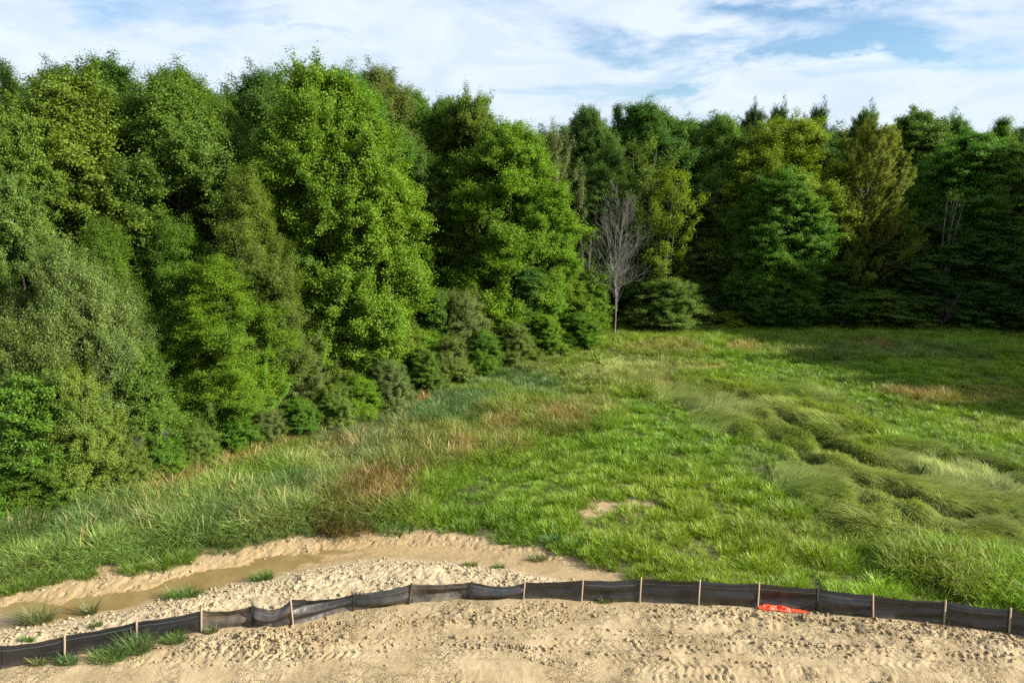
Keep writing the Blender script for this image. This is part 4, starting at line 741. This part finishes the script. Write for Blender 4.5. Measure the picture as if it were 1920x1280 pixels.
# --- right wall, bottom layer
T_('bushA', 1255, 520, 53, 140, OL, 'olive bush with a sloping outline right of the dead tree')
T_('bushA', 1300, 570, 53.2, 90, OL, 'small olive bush at the right foot of the sloping one')
T_('bushB', 1222, 592, 52.5, 56, OL, 'small low bush close to the trunk of the dead tree')
T_('bushB', 1368, 582, 53.4, 66, YG, 'lone low yellow green bush at the shaded meadow edge')
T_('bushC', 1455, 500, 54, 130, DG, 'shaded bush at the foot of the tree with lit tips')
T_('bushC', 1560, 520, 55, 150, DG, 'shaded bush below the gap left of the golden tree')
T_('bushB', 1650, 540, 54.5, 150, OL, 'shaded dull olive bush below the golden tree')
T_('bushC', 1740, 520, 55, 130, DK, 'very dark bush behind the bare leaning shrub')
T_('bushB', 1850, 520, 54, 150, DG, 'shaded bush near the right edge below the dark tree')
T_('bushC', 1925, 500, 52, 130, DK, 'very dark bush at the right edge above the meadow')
T_('thin', 1795, 350, 56, 60, MG, 'thin tree with a pale bare lower stem in the shade at right')
# --- the dead ones
def bare(name, px, top, Y, label, me, cat='tree'):
    X, z = ZX(px, top, Y); zg = hz(X, Y); o = obj(name, me, loc=(X, Y, zg-.05)); k = (z-zg)/me['h']; o.scale = (k, k, k); return tag(o, label, cat)
m1 = skeleton('dead_tree', 5, 11.5, 3, .05, M_dead, r0=.075, fork=.2); m1['h'] = 11.5; bare('dead_tree', 1163, 333, 49.9, 'bare bleached dead tree with a fan of upright branches at the forest bend', m1)
m2 = skeleton('bare_shrub', 8, 4.5, 4, .5, M_dark, r0=.06, fork=.05); m2['h'] = 4.5; bare('bare_shrub', 1775, 535, 52, 'bare leaning dark shrub in the shade near the right end of the forest edge', m2, 'shrub')
m3 = skeleton('dead_bush', 9, 2.4, 4, .6, M_dead, r0=.03, fork=.05); m3['h'] = 2.4; bare('dead_bush', 262, 800, 24.6, 'tangle of bare grey twigs beside the tangled olive bush', m3, 'shrub')
for pts, r0, lb in [([(652, 786), (668, 780), (690, 779), (708, 786), (722, 795)], .035, 'dark curved fallen branch lying in the grass, upper of the two'), ([(612, 800), (628, 806), (645, 818), (660, 832)], .03, 'dark fallen branch slanting out from under the bushes, lower of the two')]:
    P = np.array([(*G(px, py, .75), 0) for px, py in pts]); P[:, 2] = [hz(a, b)+.62+.12*math.sin(i*.8) for i, (a, b) in enumerate(P[:, :2])]; tt = np.linspace(0, 1, 12); PP = np.stack([np.interp(tt, np.linspace(0, 1, len(P)), P[:, k]) for k in range(3)], 1)
    V1 = polytube(PP, r0*(1.1-tt), 6); br = [tubes([PP[i]], [PP[i]+np.array([.25, -.1+.3*(i % 2), .12])*(1.4-.08*i)], [.012], [.004], 4) for i in (2, 4, 5, 7, 8, 9)]; V, Q = merge([V1]+br)
    tag(obj('fallen_branch', mesh('fallen_branch', V-PP[0], Q, mats=[M_dark], smooth=True), loc=tuple(PP[0])), lb, 'branch', 'fallen branches by the forest edge')
# --- deep wood behind the front row and the wood closing the clearing on the right (casts the long shade)
WK = ['dark', 'mapleC', 'mapleB', 'dark']
DEEP = ['the left edge of the photo, hardly showing', 'the shoot-tipped tree at the upper left edge', 'the left flank of the broad olive crown', 'the middle of the broad olive crown', 'the gap right of the broad olive crown', 'the left half of the mid green tall tree',
 'the right half of the mid green tall tree', 'the narrow olive tree', 'the left shoulder of the big bright tree', 'the left half of the big bright crown', 'the right half of the big bright crown', 'the right shoulder of the big bright tree', 'the slim greyish tree', 'the dip left of the rounded tree',
 'the rounded middle tree', 'the top of the sloping bright tree', 'the lower right of the sloping bright tree', 'the greyish narrow tree at the forest bend', 'the cool green round top', 'the dark spiky top', 'the dull olive tree', 'the upright green tree left of the wide crown',
 'the left end of the wide yellow green crown', 'the right end of the wide yellow green crown', 'the left side of the golden plumes', 'the right side of the golden plumes', 'the broad green tree right of the plumes', 'the wide tree with flat sprays', 'the loose top near the right edge', 'the right edge of the photo']
UNDER = ['under the silvery crown, at the left edge', 'behind the silvery crown', 'behind the big willow shrub', 'behind the right end of the big willow shrub', 'behind the feathery green tree', 'under the pale olive tree with drooping boughs', 'under the left half of the big bright tree', 'under the right half of the big bright tree',
 'at the bottom of the deep gap', 'behind the mid green tall bush', 'under the rounded middle tree', 'under the sloping bright tree', 'behind the bushy young tree at the bend', 'behind the bare dead tree', 'behind the bush with the sloping outline', 'below the tall trunks left of the lit tips', 'behind the tree with lit tips', 'left of the golden tree trunk',
 'right of the golden tree trunk', 'behind the bare leaning shrub', 'under the flat sprays at right', 'by the right edge of the photo']
for i in range(30):
    px = -60+i*72+trng.random()*30; Yb = np.interp(px, [0, 650, 1000, 1150, 2000], [44, 48, 58, 70, 76])+trng.random()*3
    tp = np.interp(px, [0, 300, 600, 760, 900, 1050, 1200, 1500, 2000], [150, 160, 150, 200, 215, 240, 220, 235, 240])+trng.random()*25
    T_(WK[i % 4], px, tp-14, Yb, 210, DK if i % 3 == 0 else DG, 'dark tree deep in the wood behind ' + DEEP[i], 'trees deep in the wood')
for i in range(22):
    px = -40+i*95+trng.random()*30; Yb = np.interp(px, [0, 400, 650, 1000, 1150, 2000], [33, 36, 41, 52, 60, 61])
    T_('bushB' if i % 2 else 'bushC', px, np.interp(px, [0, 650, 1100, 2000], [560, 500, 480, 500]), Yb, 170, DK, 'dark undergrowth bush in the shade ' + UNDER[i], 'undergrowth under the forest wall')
for X, Y, h, r in [(46, 52, 16, 4.8), (46, 46, 18, 5), (48, 41, 19, 5), (49, 36, 19, 4.8), (52, 31, 19, 4.8), (54, 26, 18.5, 4.8), (58, 49, 20, 5.5), (57, 43, 21, 5.5), (58, 36, 21, 5.5), (61, 31, 21, 5.5), (62, 25, 20, 5.5), (47, 51, 18, 4.5), (52, 46, 18, 4.6), (50.5, 41, 17, 4.0), (56, 39, 18, 4.8), (55, 34, 17.5, 4.2), (60, 31, 18, 4.5), (61, 26, 17.5, 4.6), (58, 45, 19, 4.6), (64, 37, 19, 4.6), (66, 30, 19, 4.6), (54, 53, 19, 4.6), (66, 22, 18, 4.6)]:
    d = (X/Y)*F*.97; root = T_('mapleC', 960, 300, Y, 100, MG, 'tree of the wood closing the clearing beyond the right edge of the photo', 'wood right of the clearing')
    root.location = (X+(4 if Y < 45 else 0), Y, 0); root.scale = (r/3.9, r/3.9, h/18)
